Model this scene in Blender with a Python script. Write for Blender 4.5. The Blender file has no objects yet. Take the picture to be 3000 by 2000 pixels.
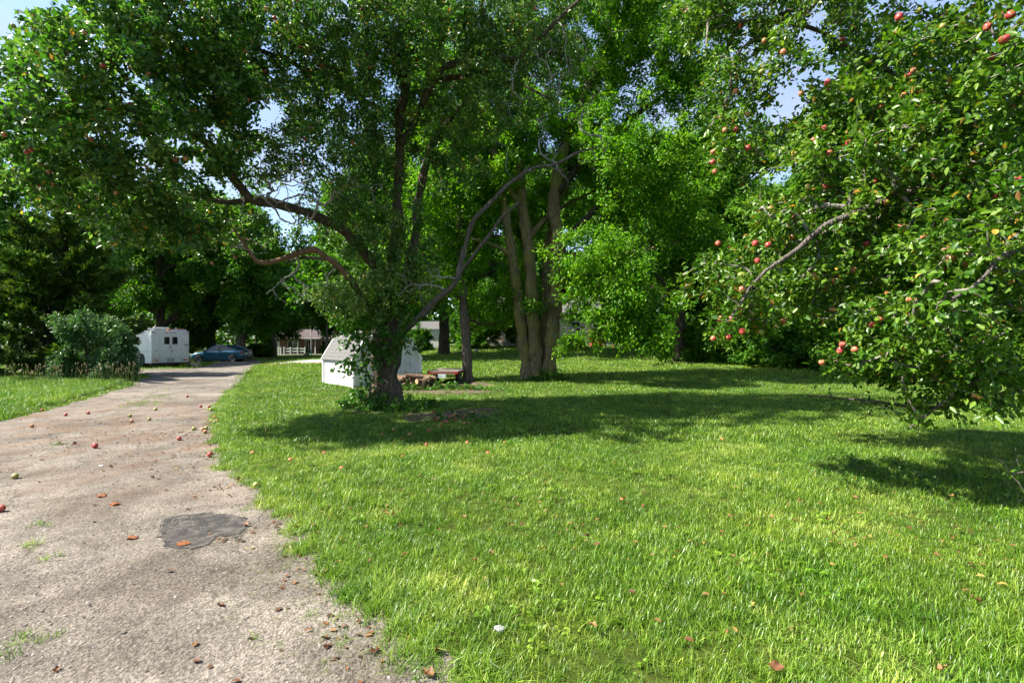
import bpy, bmesh, math, random, time
import numpy as np
from mathutils import Vector, Matrix
from mathutils.geometry import delaunay_2d_cdt
T0 = time.time()
S = bpy.context.scene
COL = S.collection
rng = np.random.default_rng(7)

# ------------------------------------------------------------------ camera, sky, sun, exposure
CAM_H = 1.6
cam_d = bpy.data.cameras.new('camera'); cam = bpy.data.objects.new('camera', cam_d); COL.objects.link(cam)
cam.location = (0, 0, CAM_H); cam.rotation_euler = (math.radians(90), 0, 0)
cam_d.sensor_width = 36; cam_d.lens = 17; cam_d.clip_start = 0.05; cam_d.clip_end = 4000
S.camera = cam
SUN = Vector((-0.66, -0.12, 0.74)).normalized()          # towards the sun
elev = math.asin(SUN.z); azim = math.atan2(SUN.x, SUN.y)
W = bpy.data.worlds.new('World'); S.world = W; W.use_nodes = True
nt = W.node_tree; nt.nodes.clear()
wo = nt.nodes.new('ShaderNodeOutputWorld'); bgn = nt.nodes.new('ShaderNodeBackground')
sky = nt.nodes.new('ShaderNodeTexSky'); sky.sky_type = 'NISHITA'; sky.sun_disc = False
sky.sun_elevation = elev; sky.sun_rotation = azim; sky.air_density = 1.0; sky.dust_density = 0.6; sky.ozone_density = 2.0
tc = nt.nodes.new('ShaderNodeTexCoord'); mp = nt.nodes.new('ShaderNodeMapping'); mp.inputs['Scale'].default_value = (1.6, 1.6, 4.5)
nz = nt.nodes.new('ShaderNodeTexNoise'); nz.inputs['Scale'].default_value = 1.7; nz.inputs['Detail'].default_value = 8; nz.inputs['Roughness'].default_value = 0.62
rp = nt.nodes.new('ShaderNodeValToRGB'); rp.color_ramp.elements[0].position = 0.40; rp.color_ramp.elements[1].position = 0.72
rp.color_ramp.elements[0].color = (0.12, 0.12, 0.12, 1); rp.color_ramp.elements[1].color = (0.85, 0.85, 0.85, 1)
mx = nt.nodes.new('ShaderNodeMix'); mx.data_type = 'RGBA'; mx.inputs[7].default_value = (2.3, 2.6, 3.2, 1)
nt.links.new(tc.outputs['Generated'], mp.inputs['Vector']); nt.links.new(mp.outputs['Vector'], nz.inputs['Vector'])
nt.links.new(nz.outputs['Fac'], rp.inputs['Fac']); nt.links.new(rp.outputs['Color'], mx.inputs[0])
nt.links.new(sky.outputs['Color'], mx.inputs[6]); nt.links.new(mx.outputs[2], bgn.inputs['Color'])
bgn.inputs['Strength'].default_value = 0.09
nt.links.new(bgn.outputs[0], wo.inputs[0])
sd = bpy.data.lights.new('sun', 'SUN'); sun = bpy.data.objects.new('sun', sd); COL.objects.link(sun)
sd.energy = 5.0; sd.angle = math.radians(0.55); sd.color = (1.0, 0.94, 0.83)
sun.rotation_euler = (-SUN).to_track_quat('-Z', 'Y').to_euler(); sun.location = (-40, -10, 60)
vs = S.view_settings; vs.view_transform = 'Standard'; vs.look = 'None'; vs.exposure = 1.8; vs.gamma = 1.0; vs.use_curve_mapping = False
S.cycles.max_bounces = 5; S.cycles.diffuse_bounces = 3; S.cycles.glossy_bounces = 2; S.cycles.transmission_bounces = 4
S.cycles.transparent_max_bounces = 4; S.cycles.caustics_reflective = False; S.cycles.caustics_refractive = False
S.cycles.use_denoising = True; S.cycles.use_adaptive_sampling = True; S.cycles.adaptive_threshold = 0.03

# ------------------------------------------------------------------ helpers
F = 1417.0
def P(px, py, d):                       # a point of the place at distance d
    return Vector(((px-1500)/F*d, d, CAM_H-(py-1000)/F*d))
def smooth(t): t = np.clip(t, 0, 1); return t*t*(3-2*t)
def ground(x, y):
    x = np.asarray(x, float); y = np.asarray(y, float)
    rise = 0.036*np.clip(np.log1p(np.exp((y-16.5)/1.5))*1.5, 0, 36)
    m = smooth((x+14)/9)
    dip = -0.30*smooth((y-27)/8)*(1-smooth((x+22)/6))
    bump = 0.018*np.sin(x*0.9+1.3)*np.sin(y*0.7+0.4)*smooth((y-6)/6) + 0.06*np.sin(x*0.23+0.5)*np.sin(y*0.19)*smooth((y-14)/8)
    bank = 0.10*smooth((-x-10.6-0.35*np.clip(y-11, 0, 20))/1.5)*smooth((y-4)/4)*(1-smooth((y-19)/4))
    return rise*m + dip + bump + bank
def gz(x, y): return float(ground(x, y))
def G(px, d):                           # ground point below picture column px at distance d
    x = (px-1500)/F*d
    return Vector((x, d, gz(x, d)))
def GP(px, py):                         # ground point seen at pixel
    d = 2.0
    for _ in range(60):
        x = (px-1500)/F*d; z = gz(x, d)
        nd = (CAM_H-z)*F/max(py-1000, 4); d = 0.5*d+0.5*min(nd, 300)
    x = (px-1500)/F*d
    return Vector((x, d, gz(x, d)))
def mat(name, col, rough=0.7, metal=0.0, spec=0.4, noise=None, bump=None, coat=0.0):
    m = bpy.data.materials.new(name); m.use_nodes = True
    n = m.node_tree; b = n.nodes['Principled BSDF']
    b.inputs['Base Color'].default_value = (*col, 1); b.inputs['Roughness'].default_value = rough
    b.inputs['Metallic'].default_value = metal; b.inputs['Specular IOR Level'].default_value = spec
    b.inputs['Coat Weight'].default_value = coat
    if noise:                            # (scale, colour 2, contrast)
        sc, c2, lo, hi = noise
        t = n.nodes.new('ShaderNodeTexCoord'); z = n.nodes.new('ShaderNodeTexNoise'); z.inputs['Scale'].default_value = sc; z.inputs['Detail'].default_value = 6
        r = n.nodes.new('ShaderNodeValToRGB'); r.color_ramp.elements[0].position = lo; r.color_ramp.elements[1].position = hi
        r.color_ramp.elements[0].color = (*col, 1); r.color_ramp.elements[1].color = (*c2, 1)
        n.links.new(t.outputs['Object'], z.inputs['Vector']); n.links.new(z.outputs['Fac'], r.inputs['Fac']); n.links.new(r.outputs['Color'], b.inputs['Base Color'])
    if bump:
        sc, st, ds = bump
        t = n.nodes.new('ShaderNodeTexCoord'); z = n.nodes.new('ShaderNodeTexNoise'); z.inputs['Scale'].default_value = sc; z.inputs['Detail'].default_value = 5
        u = n.nodes.new('ShaderNodeBump'); u.inputs['Strength'].default_value = st; u.inputs['Distance'].default_value = ds
        n.links.new(t.outputs['Object'], z.inputs['Vector']); n.links.new(z.outputs['Fac'], u.inputs['Height']); n.links.new(u.outputs['Normal'], b.inputs['Normal'])
    return m
def ramp(n, stops):
    r = n.nodes.new('ShaderNodeValToRGB'); e = r.color_ramp.elements
    while len(e) < len(stops): e.new(0.5)
    for k, (p, c) in enumerate(stops): e[k].position = p; e[k].color = (*c, 1)
    return r
def leaf_mat(name, stops, trans=0.35, rough=0.45, tcol=(1.25, 1.25, 0.55), spec=0.35):
    m = bpy.data.materials.new(name); m.use_nodes = True; n = m.node_tree; n.nodes.clear()
    o = n.nodes.new('ShaderNodeOutputMaterial'); b = n.nodes.new('ShaderNodeBsdfPrincipled'); t = n.nodes.new('ShaderNodeBsdfTranslucent'); x = n.nodes.new('ShaderNodeMixShader')
    a = n.nodes.new('ShaderNodeAttribute'); a.attribute_name = 'tint'
    r = ramp(n, stops); n.links.new(a.outputs['Fac'], r.inputs['Fac'])
    mul = n.nodes.new('ShaderNodeMix'); mul.data_type = 'RGBA'; mul.blend_type = 'MULTIPLY'; mul.inputs[0].default_value = 1; mul.inputs[7].default_value = (*tcol, 1)
    n.links.new(r.outputs['Color'], b.inputs['Base Color']); n.links.new(r.outputs['Color'], mul.inputs[6]); n.links.new(mul.outputs[2], t.inputs['Color'])
    b.inputs['Roughness'].default_value = rough; b.inputs['Specular IOR Level'].default_value = spec
    x.inputs[0].default_value = trans
    n.links.new(b.outputs[0], x.inputs[1]); n.links.new(t.outputs[0], x.inputs[2]); n.links.new(x.outputs[0], o.inputs[0])
    return m
def bark_mat(name, c1, c2, scale=9, moss=None, depth=0.03):
    m = bpy.data.materials.new(name); m.use_nodes = True; n = m.node_tree; b = n.nodes['Principled BSDF']
    t = n.nodes.new('ShaderNodeTexCoord'); mp = n.nodes.new('ShaderNodeMapping'); mp.inputs['Scale'].default_value = (1, 1, 0.22)
    z = n.nodes.new('ShaderNodeTexNoise'); z.inputs['Scale'].default_value = scale; z.inputs['Detail'].default_value = 7; z.inputs['Roughness'].default_value = 0.65; z.inputs['Distortion'].default_value = 0.6
    v = n.nodes.new('ShaderNodeTexVoronoi'); v.feature = 'DISTANCE_TO_EDGE'; v.inputs['Scale'].default_value = scale*1.7
    n.links.new(t.outputs['Object'], mp.inputs['Vector']); n.links.new(mp.outputs['Vector'], z.inputs['Vector']); n.links.new(mp.outputs['Vector'], v.inputs['Vector'])
    r = ramp(n, [(0.3, c1), (0.7, c2)]); n.links.new(z.outputs['Fac'], r.inputs['Fac'])
    col = r.outputs['Color']
    if moss:
        z2 = n.nodes.new('ShaderNodeTexNoise'); z2.inputs['Scale'].default_value = 1.6; z2.inputs['Detail'].default_value = 5; n.links.new(t.outputs['Object'], z2.inputs['Vector'])
        r2 = ramp(n, [(0.45, (0, 0, 0)), (0.62, (1, 1, 1))]); n.links.new(z2.outputs['Fac'], r2.inputs['Fac'])
        mxn = n.nodes.new('ShaderNodeMix'); mxn.data_type = 'RGBA'; mxn.inputs[7].default_value = (*moss, 1)
        n.links.new(r2.outputs['Color'], mxn.inputs[0]); n.links.new(col, mxn.inputs[6]); col = mxn.outputs[2]
    n.links.new(col, b.inputs['Base Color']); b.inputs['Roughness'].default_value = 0.9; b.inputs['Specular IOR Level'].default_value = 0.09
    ad = n.nodes.new('ShaderNodeMath'); ad.operation = 'MULTIPLY_ADD'; ad.inputs[1].default_value = 1.6
    n.links.new(v.outputs['Distance'], ad.inputs[0]); n.links.new(z.outputs['Fac'], ad.inputs[2])
    u = n.nodes.new('ShaderNodeBump'); u.inputs['Strength'].default_value = 0.9; u.inputs['Distance'].default_value = depth
    n.links.new(ad.outputs[0], u.inputs['Height']); n.links.new(u.outputs['Normal'], b.inputs['Normal'])
    return m

def tag(o, label=None, cat=None, group=None, kind=None):
    if label: o['label'] = label
    if cat: o['category'] = cat
    if group: o['group'] = group
    if kind: o['kind'] = kind
    return o
def empty(name, loc, label, cat, group=None, rz=0):
    o = bpy.data.objects.new(name, None); o.empty_display_size = 0.2; COL.objects.link(o)
    o.location = loc; o.rotation_euler = (0, 0, rz)
    return tag(o, label, cat, group)
def link(name, me, parent=None, kind=None):
    o = bpy.data.objects.new(name, me); COL.objects.link(o)
    if parent is not None: o.parent = parent
    if kind: o['kind'] = kind
    return o
def np_mesh(name, V, Fa, m, tint=None, smoothf=False):   # vertices (n,3), faces (k,c) or list of such
    me = bpy.data.meshes.new(name); V = np.asarray(V, np.float32)
    if not isinstance(Fa, list): Fa = [Fa]
    Fa = [np.asarray(f, np.int32) for f in Fa if len(f)]
    loops = np.concatenate([f.ravel() for f in Fa]); cnt = np.concatenate([np.full(len(f), f.shape[1]) for f in Fa])
    st = np.concatenate([[0], np.cumsum(cnt)[:-1]]).astype(np.int32)
    me.vertices.add(len(V)); me.vertices.foreach_set('co', V.ravel())
    me.loops.add(len(loops)); me.loops.foreach_set('vertex_index', loops.astype(np.int32))
    me.polygons.add(len(cnt)); me.polygons.foreach_set('loop_start', st)
    if smoothf: me.polygons.foreach_set('use_smooth', np.ones(len(cnt), bool))
    if tint is not None:
        a = me.attributes.new('tint', 'FLOAT', 'POINT'); a.data.foreach_set('value', np.asarray(tint, np.float32))
    me.update(calc_edges=True)
    if m is not None: me.materials.append(m)
    return me
class MB:                                # collects simple shapes into one mesh
    def __init__(s): s.v = []; s.f = []
    def add(s, v, f):
        o = len(s.v); s.v += [tuple(q) for q in v]; s.f += [tuple(i+o for i in q) for q in f]; return s
    def box(s, c, d, rz=0, M=None):
        hx, hy, hz = d[0]/2, d[1]/2, d[2]/2; v = []
        ca, sa = math.cos(rz), math.sin(rz)
        for sx, sy, sz in ((-1,-1,-1),(1,-1,-1),(1,1,-1),(-1,1,-1),(-1,-1,1),(1,-1,1),(1,1,1),(-1,1,1)):
            x, y, z = sx*hx, sy*hy, sz*hz
            q = Vector((c[0]+x*ca-y*sa, c[1]+x*sa+y*ca, c[2]+z))
            if M: q = M @ q
            v.append(q)
        return s.add(v, [(0,3,2,1),(4,5,6,7),(0,1,5,4),(1,2,6,5),(2,3,7,6),(3,0,4,7)])
    def bar(s, a, b, w, h=None, up=(0,0,1)):
        a = Vector(a); b = Vector(b); h = h or w; t = (b-a).normalized(); u = Vector(up)
        if abs(t.dot(u)) > 0.95: u = Vector((1,0,0))
        r = t.cross(u).normalized(); u = r.cross(t)
        v = [p + r*sx*w/2 + u*sy*h/2 for p in (a, b) for sx, sy in ((-1,-1),(1,-1),(1,1),(-1,1))]
        return s.add(v, [(3,2,1,0),(4,5,6,7),(0,1,5,4),(1,2,6,5),(2,3,7,6),(3,0,4,7)])
    def tube(s, pts, rad, n=8, cap=True):
        pts = [Vector(p) for p in pts]; o = len(s.v); k = len(pts)
        if not hasattr(rad, '__len__'): rad = [rad]*k
        for i, p in enumerate(pts):
            t = (pts[min(i+1,k-1)]-pts[max(i-1,0)]).normalized(); u = Vector((0,0,1)) if abs(t.z) < 0.9 else Vector((1,0,0))
            r = t.cross(u).normalized(); u = r.cross(t)
            for j in range(n):
                a = 2*math.pi*j/n; s.v.append(tuple(p + (r*math.cos(a)+u*math.sin(a))*rad[i]))
        for i in range(k-1):
            for j in range(n):
                s.f.append((o+i*n+j, o+i*n+(j+1)%n, o+(i+1)*n+(j+1)%n, o+(i+1)*n+j))
        if cap: s.f.append(tuple(o+j for j in range(n))[::-1]); s.f.append(tuple(o+(k-1)*n+j for j in range(n)))
        return s
    def lathe(s, prof, c=(0,0,0), n=12):  # profile of (r, z)
        o = len(s.v)
        for r, z in prof:
            for j in range(n):
                a = 2*math.pi*j/n; s.v.append((c[0]+r*math.cos(a), c[1]+r*math.sin(a), c[2]+z))
        for i in range(len(prof)-1):
            for j in range(n): s.f.append((o+i*n+j, o+i*n+(j+1)%n, o+(i+1)*n+(j+1)%n, o+(i+1)*n+j))
        return s
    def prism(s, poly, a, b, M=None):     # poly of (u, w), extruded along v from a to b; M maps (u,v,w)
        k = len(poly); v = [Vector((u, a, w)) for u, w in poly] + [Vector((u, b, w)) for u, w in poly]
        if M: v = [M @ q for q in v]
        return s.add(v, [tuple(range(k)), tuple(range(2*k-1, k-1, -1))] + [(i, i+k, (i+1) % k + k, (i+1) % k) for i in range(k)])
    def build(s, name, m, parent=None, smoothf=False, bevel=0, off=None):
        me = bpy.data.meshes.new(name)
        v = s.v if off is None else [(q[0]-off[0], q[1]-off[1], q[2]-off[2]) for q in s.v]
        me.from_pydata(v, [], s.f); me.materials.append(m)
        bm = bmesh.new(); bm.from_mesh(me); bmesh.ops.recalc_face_normals(bm, faces=bm.faces)
        if bevel: bmesh.ops.bevel(bm, geom=bm.edges[:], offset=bevel, segments=1, affect='EDGES')
        bm.to_mesh(me); bm.free()
        if smoothf: me.polygons.foreach_set('use_smooth', np.ones(len(me.polygons), bool))
        me.update()
        return link(name, me, parent)
def copy_tree(o, parent=None, **kw):
    c = o.copy(); COL.objects.link(c); c.parent = parent
    for ch in list(o.children): copy_tree(ch, c)
    return c
def in_poly(x, y, poly):
    x = np.asarray(x); y = np.asarray(y); r = np.zeros(x.shape, bool); n = len(poly)
    for i in range(n):
        x0, y0 = poly[i][:2]; x1, y1 = poly[(i+1) % n][:2]
        if y0 == y1: continue
        c = ((y0 > y) != (y1 > y)) & (x < (x1-x0)*(y-y0)/(y1-y0)+x0); r ^= c
    return r
def densify(poly, step, jit, seed=0):
    R = np.random.default_rng(seed); out = []
    n = len(poly)
    for i in range(n):
        a = np.array(poly[i][:2], float); b = np.array(poly[(i+1) % n][:2], float); L = np.linalg.norm(b-a); k = max(1, int(L/step))
        for j in range(k):
            p = a+(b-a)*j/k; out.append(tuple(p + R.normal(0, jit, 2)))
    return out
def sheet(name, poly, step, m, lift, kind='structure'):
    xs = [p[0] for p in poly]; ys = [p[1] for p in poly]
    gx, gy = np.meshgrid(np.arange(min(xs), max(xs), step), np.arange(min(ys), max(ys), step))
    gx = gx.ravel()+rng.uniform(-.3, .3, gx.size)*step; gy = gy.ravel()+rng.uniform(-.3, .3, gy.size)*step
    k = in_poly(gx, gy, poly); pts = [Vector(p) for p in poly] + [Vector((a, b)) for a, b in zip(gx[k], gy[k])]
    n = len(poly)
    v, e, f, *_ = delaunay_2d_cdt(pts, [(i, (i+1) % n) for i in range(n)], [], 1, 1e-5)
    V = np.array([(q.x, q.y) for q in v]); Z = ground(V[:, 0], V[:, 1])+lift
    fa = np.array([t for t in f if len(t) == 3])
    a, b, c = V[fa[:, 0]], V[fa[:, 1]], V[fa[:, 2]]
    keep = in_poly(*((a+b+c)/3).T, poly); fa = fa[keep]; a, b, c = a[keep], b[keep], c[keep]
    cr = (b-a)[:, 0]*(c-a)[:, 1]-(b-a)[:, 1]*(c-a)[:, 0]; fa[cr < 0] = fa[cr < 0][:, ::-1]
    return link(name, np_mesh(name, np.c_[V, Z], fa, m, smoothf=True), None, kind)
def crom(pts, step):                     # Catmull-Rom through points of any width (x,y,z,r,...)
    p = np.asarray(pts, float); p = np.vstack([2*p[0]-p[1], p, 2*p[-1]-p[-2]]); out = []
    for i in range(1, len(p)-2):
        L = np.linalg.norm(p[i+1, :3]-p[i, :3]); k = max(1, int(round(L/step)))
        for j in range(k):
            t = j/k
            out.append(0.5*((2*p[i])+(-p[i-1]+p[i+1])*t+(2*p[i-1]-5*p[i]+4*p[i+1]-p[i+2])*t*t+(-p[i-1]+3*p[i]-3*p[i+1]+p[i+2])*t**3))
    out.append(p[-2]); return np.array(out)
# ------------------------------------------------------------------ ground, drive, patches
def shader(name):
    m = bpy.data.materials.new(name); m.use_nodes = True
    return m, m.node_tree, m.node_tree.nodes['Principled BSDF']
def pos_noise(n, scale, detail=5, rough=0.6, dist=0.0):
    g = n.nodes.new('ShaderNodeNewGeometry'); z = n.nodes.new('ShaderNodeTexNoise')
    z.inputs['Scale'].default_value = scale; z.inputs['Detail'].default_value = detail; z.inputs['Roughness'].default_value = rough; z.inputs['Distortion'].default_value = dist
    n.links.new(g.outputs['Position'], z.inputs['Vector']); return z
def mixc(n, fac, a, b, mode='MIX'):
    x = n.nodes.new('ShaderNodeMix'); x.data_type = 'RGBA'; x.blend_type = mode
    for s, v in ((0, fac), (6, a), (7, b)):
        if isinstance(v, (int, float)): x.inputs[s].default_value = v
        elif isinstance(v, tuple): x.inputs[s].default_value = (*v, 1)
        else: n.links.new(v, x.inputs[s])
    return x.outputs[2]
# soil under the grass
m_ground, n, b = shader('turf_soil')
z1 = pos_noise(n, 0.5); z2 = pos_noise(n, 14, 8)
r1 = ramp(n, [(0.35, (0.030, 0.050, 0.007)), (0.65, (0.062, 0.085, 0.014))]); n.links.new(z1.outputs['Fac'], r1.inputs['Fac'])
r2 = ramp(n, [(0.35, (0.55, 0.55, 0.5)), (0.7, (1.25, 1.25, 1.2))]); n.links.new(z2.outputs['Fac'], r2.inputs['Fac'])
n.links.new(mixc(n, 1.0, r1.outputs['Color'], r2.outputs['Color'], 'MULTIPLY'), b.inputs['Base Color'])
b.inputs['Roughness'].default_value = 0.95; b.inputs['Specular IOR Level'].default_value = 0.1
u = n.nodes.new('ShaderNodeBump'); u.inputs['Distance'].default_value = 0.03; n.links.new(z2.outputs['Fac'], u.inputs['Height']); n.links.new(u.outputs['Normal'], b.inputs['Normal'])
# worn, dusty drive
m_drive, n, b = shader('worn_drive')
zl = pos_noise(n, 0.45, 4); zm = pos_noise(n, 2.2, 6, 0.65, 0.4); zf = pos_noise(n, 38, 6, 0.7)
g = n.nodes.new('ShaderNodeNewGeometry')
vo = n.nodes.new('ShaderNodeTexVoronoi'); vo.inputs['Scale'].default_value = 105; n.links.new(g.outputs['Position'], vo.inputs['Vector'])
vo2 = n.nodes.new('ShaderNodeTexVoronoi'); vo2.inputs['Scale'].default_value = 48; n.links.new(g.outputs['Position'], vo2.inputs['Vector'])
base = ramp(n, [(0.30, (0.092, 0.083, 0.072)), (0.5, (0.158, 0.143, 0.125)), (0.70, (0.222, 0.202, 0.177))]); n.links.new(zm.outputs['Fac'], base.inputs['Fac'])
big = ramp(n, [(0.36, (0.62, 0.59, 0.57)), (0.5, (0.95, 0.94, 0.92)), (0.64, (1.18, 1.15, 1.12))]); n.links.new(zl.outputs['Fac'], big.inputs['Fac'])
c = mixc(n, 1.0, base.outputs['Color'], big.outputs['Color'], 'MULTIPLY')
peb = ramp(n, [(0.15, (0.45, 0.42, 0.4)), (0.5, (1.0, 1.0, 1.0)), (0.85, (1.55, 1.5, 1.45))]); n.links.new(vo.outputs['Color'], peb.inputs['Fac'])
c = mixc(n, 0.85, c, mixc(n, 1.0, c, peb.outputs['Color'], 'MULTIPLY'))
fine = ramp(n, [(0.35, (0.6, 0.58, 0.56)), (0.65, (1.25, 1.25, 1.25))]); n.links.new(zf.outputs['Fac'], fine.inputs['Fac'])
c = mixc(n, 0.7, c, mixc(n, 1.0, c, fine.outputs['Color'], 'MULTIPLY'))
# cracks with dirt in them
cv = n.nodes.new('ShaderNodeTexVoronoi'); cv.feature = 'DISTANCE_TO_EDGE'; cv.inputs['Scale'].default_value = 0.75
wz = pos_noise(n, 2.5, 4); wa = n.nodes.new('ShaderNodeMix'); wa.data_type = 'RGBA'; wa.blend_type = 'LINEAR_LIGHT'; wa.inputs[0].default_value = 0.25
n.links.new(g.outputs['Position'], wa.inputs[6]); n.links.new(wz.outputs['Color'], wa.inputs[7]); n.links.new(wa.outputs[2], cv.inputs['Vector'])
cr = ramp(n, [(0.003, (1, 1, 1)), (0.011, (0, 0, 0))]); n.links.new(cv.outputs['Distance'], cr.inputs['Fac'])
gate = ramp(n, [(0.44, (0, 0, 0)), (0.56, (0.6, 0.6, 0.6))]); gz_ = pos_noise(n, 0.8, 3); n.links.new(gz_.outputs['Fac'], gate.inputs['Fac'])
crm = mixc(n, 1.0, cr.outputs['Color'], gate.outputs['Color'], 'MULTIPLY')
c = mixc(n, crm, c, (0.045, 0.038, 0.03))
# rust brown apple and leaf stains in the stretch below the boughs
st = pos_noise(n, 1.3, 6, 0.7); sep = n.nodes.new('ShaderNodeSeparateXYZ'); n.links.new(g.outputs['Position'], sep.inputs[0])
mr = n.nodes.new('ShaderNodeMapRange'); mr.inputs[1].default_value = 3.5; mr.inputs[2].default_value = 7.5; n.links.new(sep.outputs['Y'], mr.inputs[0])
mr2 = n.nodes.new('ShaderNodeMapRange'); mr2.inputs[1].default_value = 16; mr2.inputs[2].default_value = 11; n.links.new(sep.outputs['Y'], mr2.inputs[0])
mm = n.nodes.new('ShaderNodeMath'); mm.operation = 'MULTIPLY'; n.links.new(mr.outputs[0], mm.inputs[0]); n.links.new(mr2.outputs[0], mm.inputs[1])
sr = ramp(n, [(0.44, (0, 0, 0)), (0.66, (0.75, 0.75, 0.75))]); n.links.new(st.outputs['Fac'], sr.inputs['Fac'])
mm2 = n.nodes.new('ShaderNodeMath'); mm2.operation = 'MULTIPLY'; n.links.new(mm.outputs[0], mm2.inputs[0]); n.links.new(sr.outputs['Color'], mm2.inputs[1])
c = mixc(n, mm2.outputs[0], c, (0.135, 0.080, 0.050))
n.links.new(c, b.inputs['Base Color']); b.inputs['Roughness'].default_value = 0.93; b.inputs['Specular IOR Level'].default_value = 0.15
h1 = n.nodes.new('ShaderNodeMath'); h1.operation = 'MULTIPLY_ADD'; h1.inputs[1].default_value = 0.6; n.links.new(vo.outputs['Distance'], h1.inputs[0]); n.links.new(vo2.outputs['Distance'], h1.inputs[2])
h2 = n.nodes.new('ShaderNodeMath'); h2.operation = 'ADD'; n.links.new(h1.outputs[0], h2.inputs[0]); n.links.new(zf.outputs['Fac'], h2.inputs[1])
h3 = n.nodes.new('ShaderNodeMath'); h3.operation = 'SUBTRACT'; n.links.new(h2.outputs[0], h3.inputs[0]); n.links.new(crm, h3.inputs[1])
u = n.nodes.new('ShaderNodeBump'); u.inputs['Strength'].default_value = 0.6; u.inputs['Distance'].default_value = 0.011; n.links.new(h3.outputs[0], u.inputs['Height']); n.links.new(u.outputs['Normal'], b.inputs['Normal'])
# other ground surfaces
m_dirt = mat('bare_dirt', (0.060, 0.045, 0.032), 0.95, spec=0.1, noise=(7, (0.125, 0.095, 0.066), 0.35, 0.65), bump=(30, 0.8, 0.03))
m_white_gravel = mat('white_gravel', (0.30, 0.285, 0.27), 0.95, spec=0.1, noise=(6, (0.42, 0.40, 0.38), 0.35, 0.65), bump=(40, 0.8, 0.03))
m_dry = mat('dry_grass_ground', (0.15, 0.12, 0.04), 0.95, spec=0.1, noise=(3, (0.22, 0.17, 0.07), 0.35, 0.65), bump=(30, 0.8, 0.03))
m_asphalt = mat('asphalt', (0.022, 0.022, 0.023), 0.9, spec=0.2, bump=(150, 1.0, 0.014))
n = m_asphalt.node_tree; b = n.nodes['Principled BSDF']; q1 = pos_noise(n, 120, 4, .7); q2 = pos_noise(n, 9, 7, .75)
r1 = ramp(n, [(.35, (.016, .0155, .015)), (.65, (.070, .066, .061))]); r2 = ramp(n, [(.46, (0, 0, 0)), (.64, (.85, .85, .85))]); n.links.new(q1.outputs['Fac'], r1.inputs['Fac']); n.links.new(q2.outputs['Fac'], r2.inputs['Fac'])
n.links.new(mixc(n, r2.outputs['Color'], r1.outputs['Color'], (.14, .125, .11)), b.inputs['Base Color'])
m_road = mat('grey_lane', (0.13, 0.125, 0.12), 0.9, noise=(4, (0.19, 0.18, 0.17), 0.35, 0.65), bump=(50, 0.5, 0.01))

def axis(lo, mid0, mid1, hi, fine):
    a = list(np.arange(mid0, mid1+1e-6, fine)); s = fine; x = mid1
    while x < hi: s *= 1.35; x += s; a.append(x)
    s = fine; x = mid0; pre = []
    while x > lo: s *= 1.35; x -= s; pre.append(x)
    return np.array(pre[::-1]+a)
ax, ay = axis(-1500, -34, 34, 1500, 0.4), axis(-300, -4, 60, 2000, 0.4)
gx, gy = np.meshgrid(ax, ay); nx, ny = len(ax), len(ay)
V = np.c_[gx.ravel(), gy.ravel(), ground(gx.ravel(), gy.ravel())]
ii, jj = np.meshgrid(np.arange(nx-1), np.arange(ny-1)); i0 = (jj*nx+ii).ravel()
link('ground', np_mesh('ground', V, np.c_[i0, i0+1, i0+nx+1, i0+nx], m_ground, smoothf=True), None, 'structure')

DRIVE = [(3.4, -6), (2.2, -2.0), (1.15, 0.2), (0.45, 1.4), (-0.24, 2.27), (-0.565, 2.67), (-1.0, 3.15), (-1.35, 3.54), (-1.71, 4.05), (-2.23, 4.72), (-3.04, 5.67), (-3.86, 6.67),
         (-4.86, 8.1), (-5.98, 9.86), (-7.5, 12.6), (-9.95, 17.4), (-12.6, 22.8), (-14.9, 27.5), (-17.6, 33), (-20.5, 40), (-24.5, 47),
         (-27.5, 46), (-24.6, 39.5), (-22.8, 35.5), (-21.6, 31.8), (-24, 29.9), (-30, 28.6), (-38, 28.5), (-38, 26.2), (-28, 26.0), (-21.6, 25.2), (-17.6, 23.4), (-15.4, 20.2), (-13.7, 17.6), (-11.9, 13.9), (-10.75, 11.0), (-10.1, 9.3), (-9.7, 6), (-9.4, 0), (-9.2, -6)]
DRIVE_F = densify(DRIVE, 0.22, 0.045, 3)
DRIVE_F = [p if p[1] < 14 else (p[0]+random.Random(int(p[1]*99)).uniform(-.08, .08), p[1]) for p in DRIVE_F]
sheet('driveway', DRIVE_F, 0.5, m_drive, 0.014)
PAD = [(-18.2, 36.5), (-16.4, 36.0), (-13.5, 37.0), (-11, 37.5), (-10, 41), (-13, 44.5), (-16.2, 43.0), (-18.4, 40.0)]
sheet('gravel_pad', densify(PAD, 0.5, 0.12, 5), 0.8, m_white_gravel, 0.024)
DRYP = [(-19.6, 37.5), (-18.0, 33.6), (-15.8, 33.0), (-14.2, 34.6), (-13.2, 36.6), (-16.0, 37.6), (-18.4, 40.6), (-19.9, 41.0)]
sheet('dry_grass_strip', densify(DRYP, 0.5, 0.15, 6), 0.8, m_dry, 0.020)
LANE = [(-26.5, 46.5), (-19, 49.5), (-10, 52.5), (0, 54), (0, 57), (-10, 55.5), (-20, 52.5), (-29, 50), (-45, 49), (-45, 46)]
sheet('side_lane', LANE, 1.0, m_road, 0.030)
def blob2(cx, cy, rx, ry, k, seed, rough=0.18, rot=0):
    R = random.Random(seed); ph = [R.uniform(0, 6.28) for _ in range(5)]; out = []
    for i in range(k):
        a = 2*math.pi*i/k; r = 1+rough*sum(math.sin((q+2)*a+ph[q])/(q+1.2) for q in range(5))
        x, y = rx*r*math.cos(a), ry*r*math.sin(a); out.append((cx+x*math.cos(rot)-y*math.sin(rot), cy+x*math.sin(rot)+y*math.cos(rot)))
    return out
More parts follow.
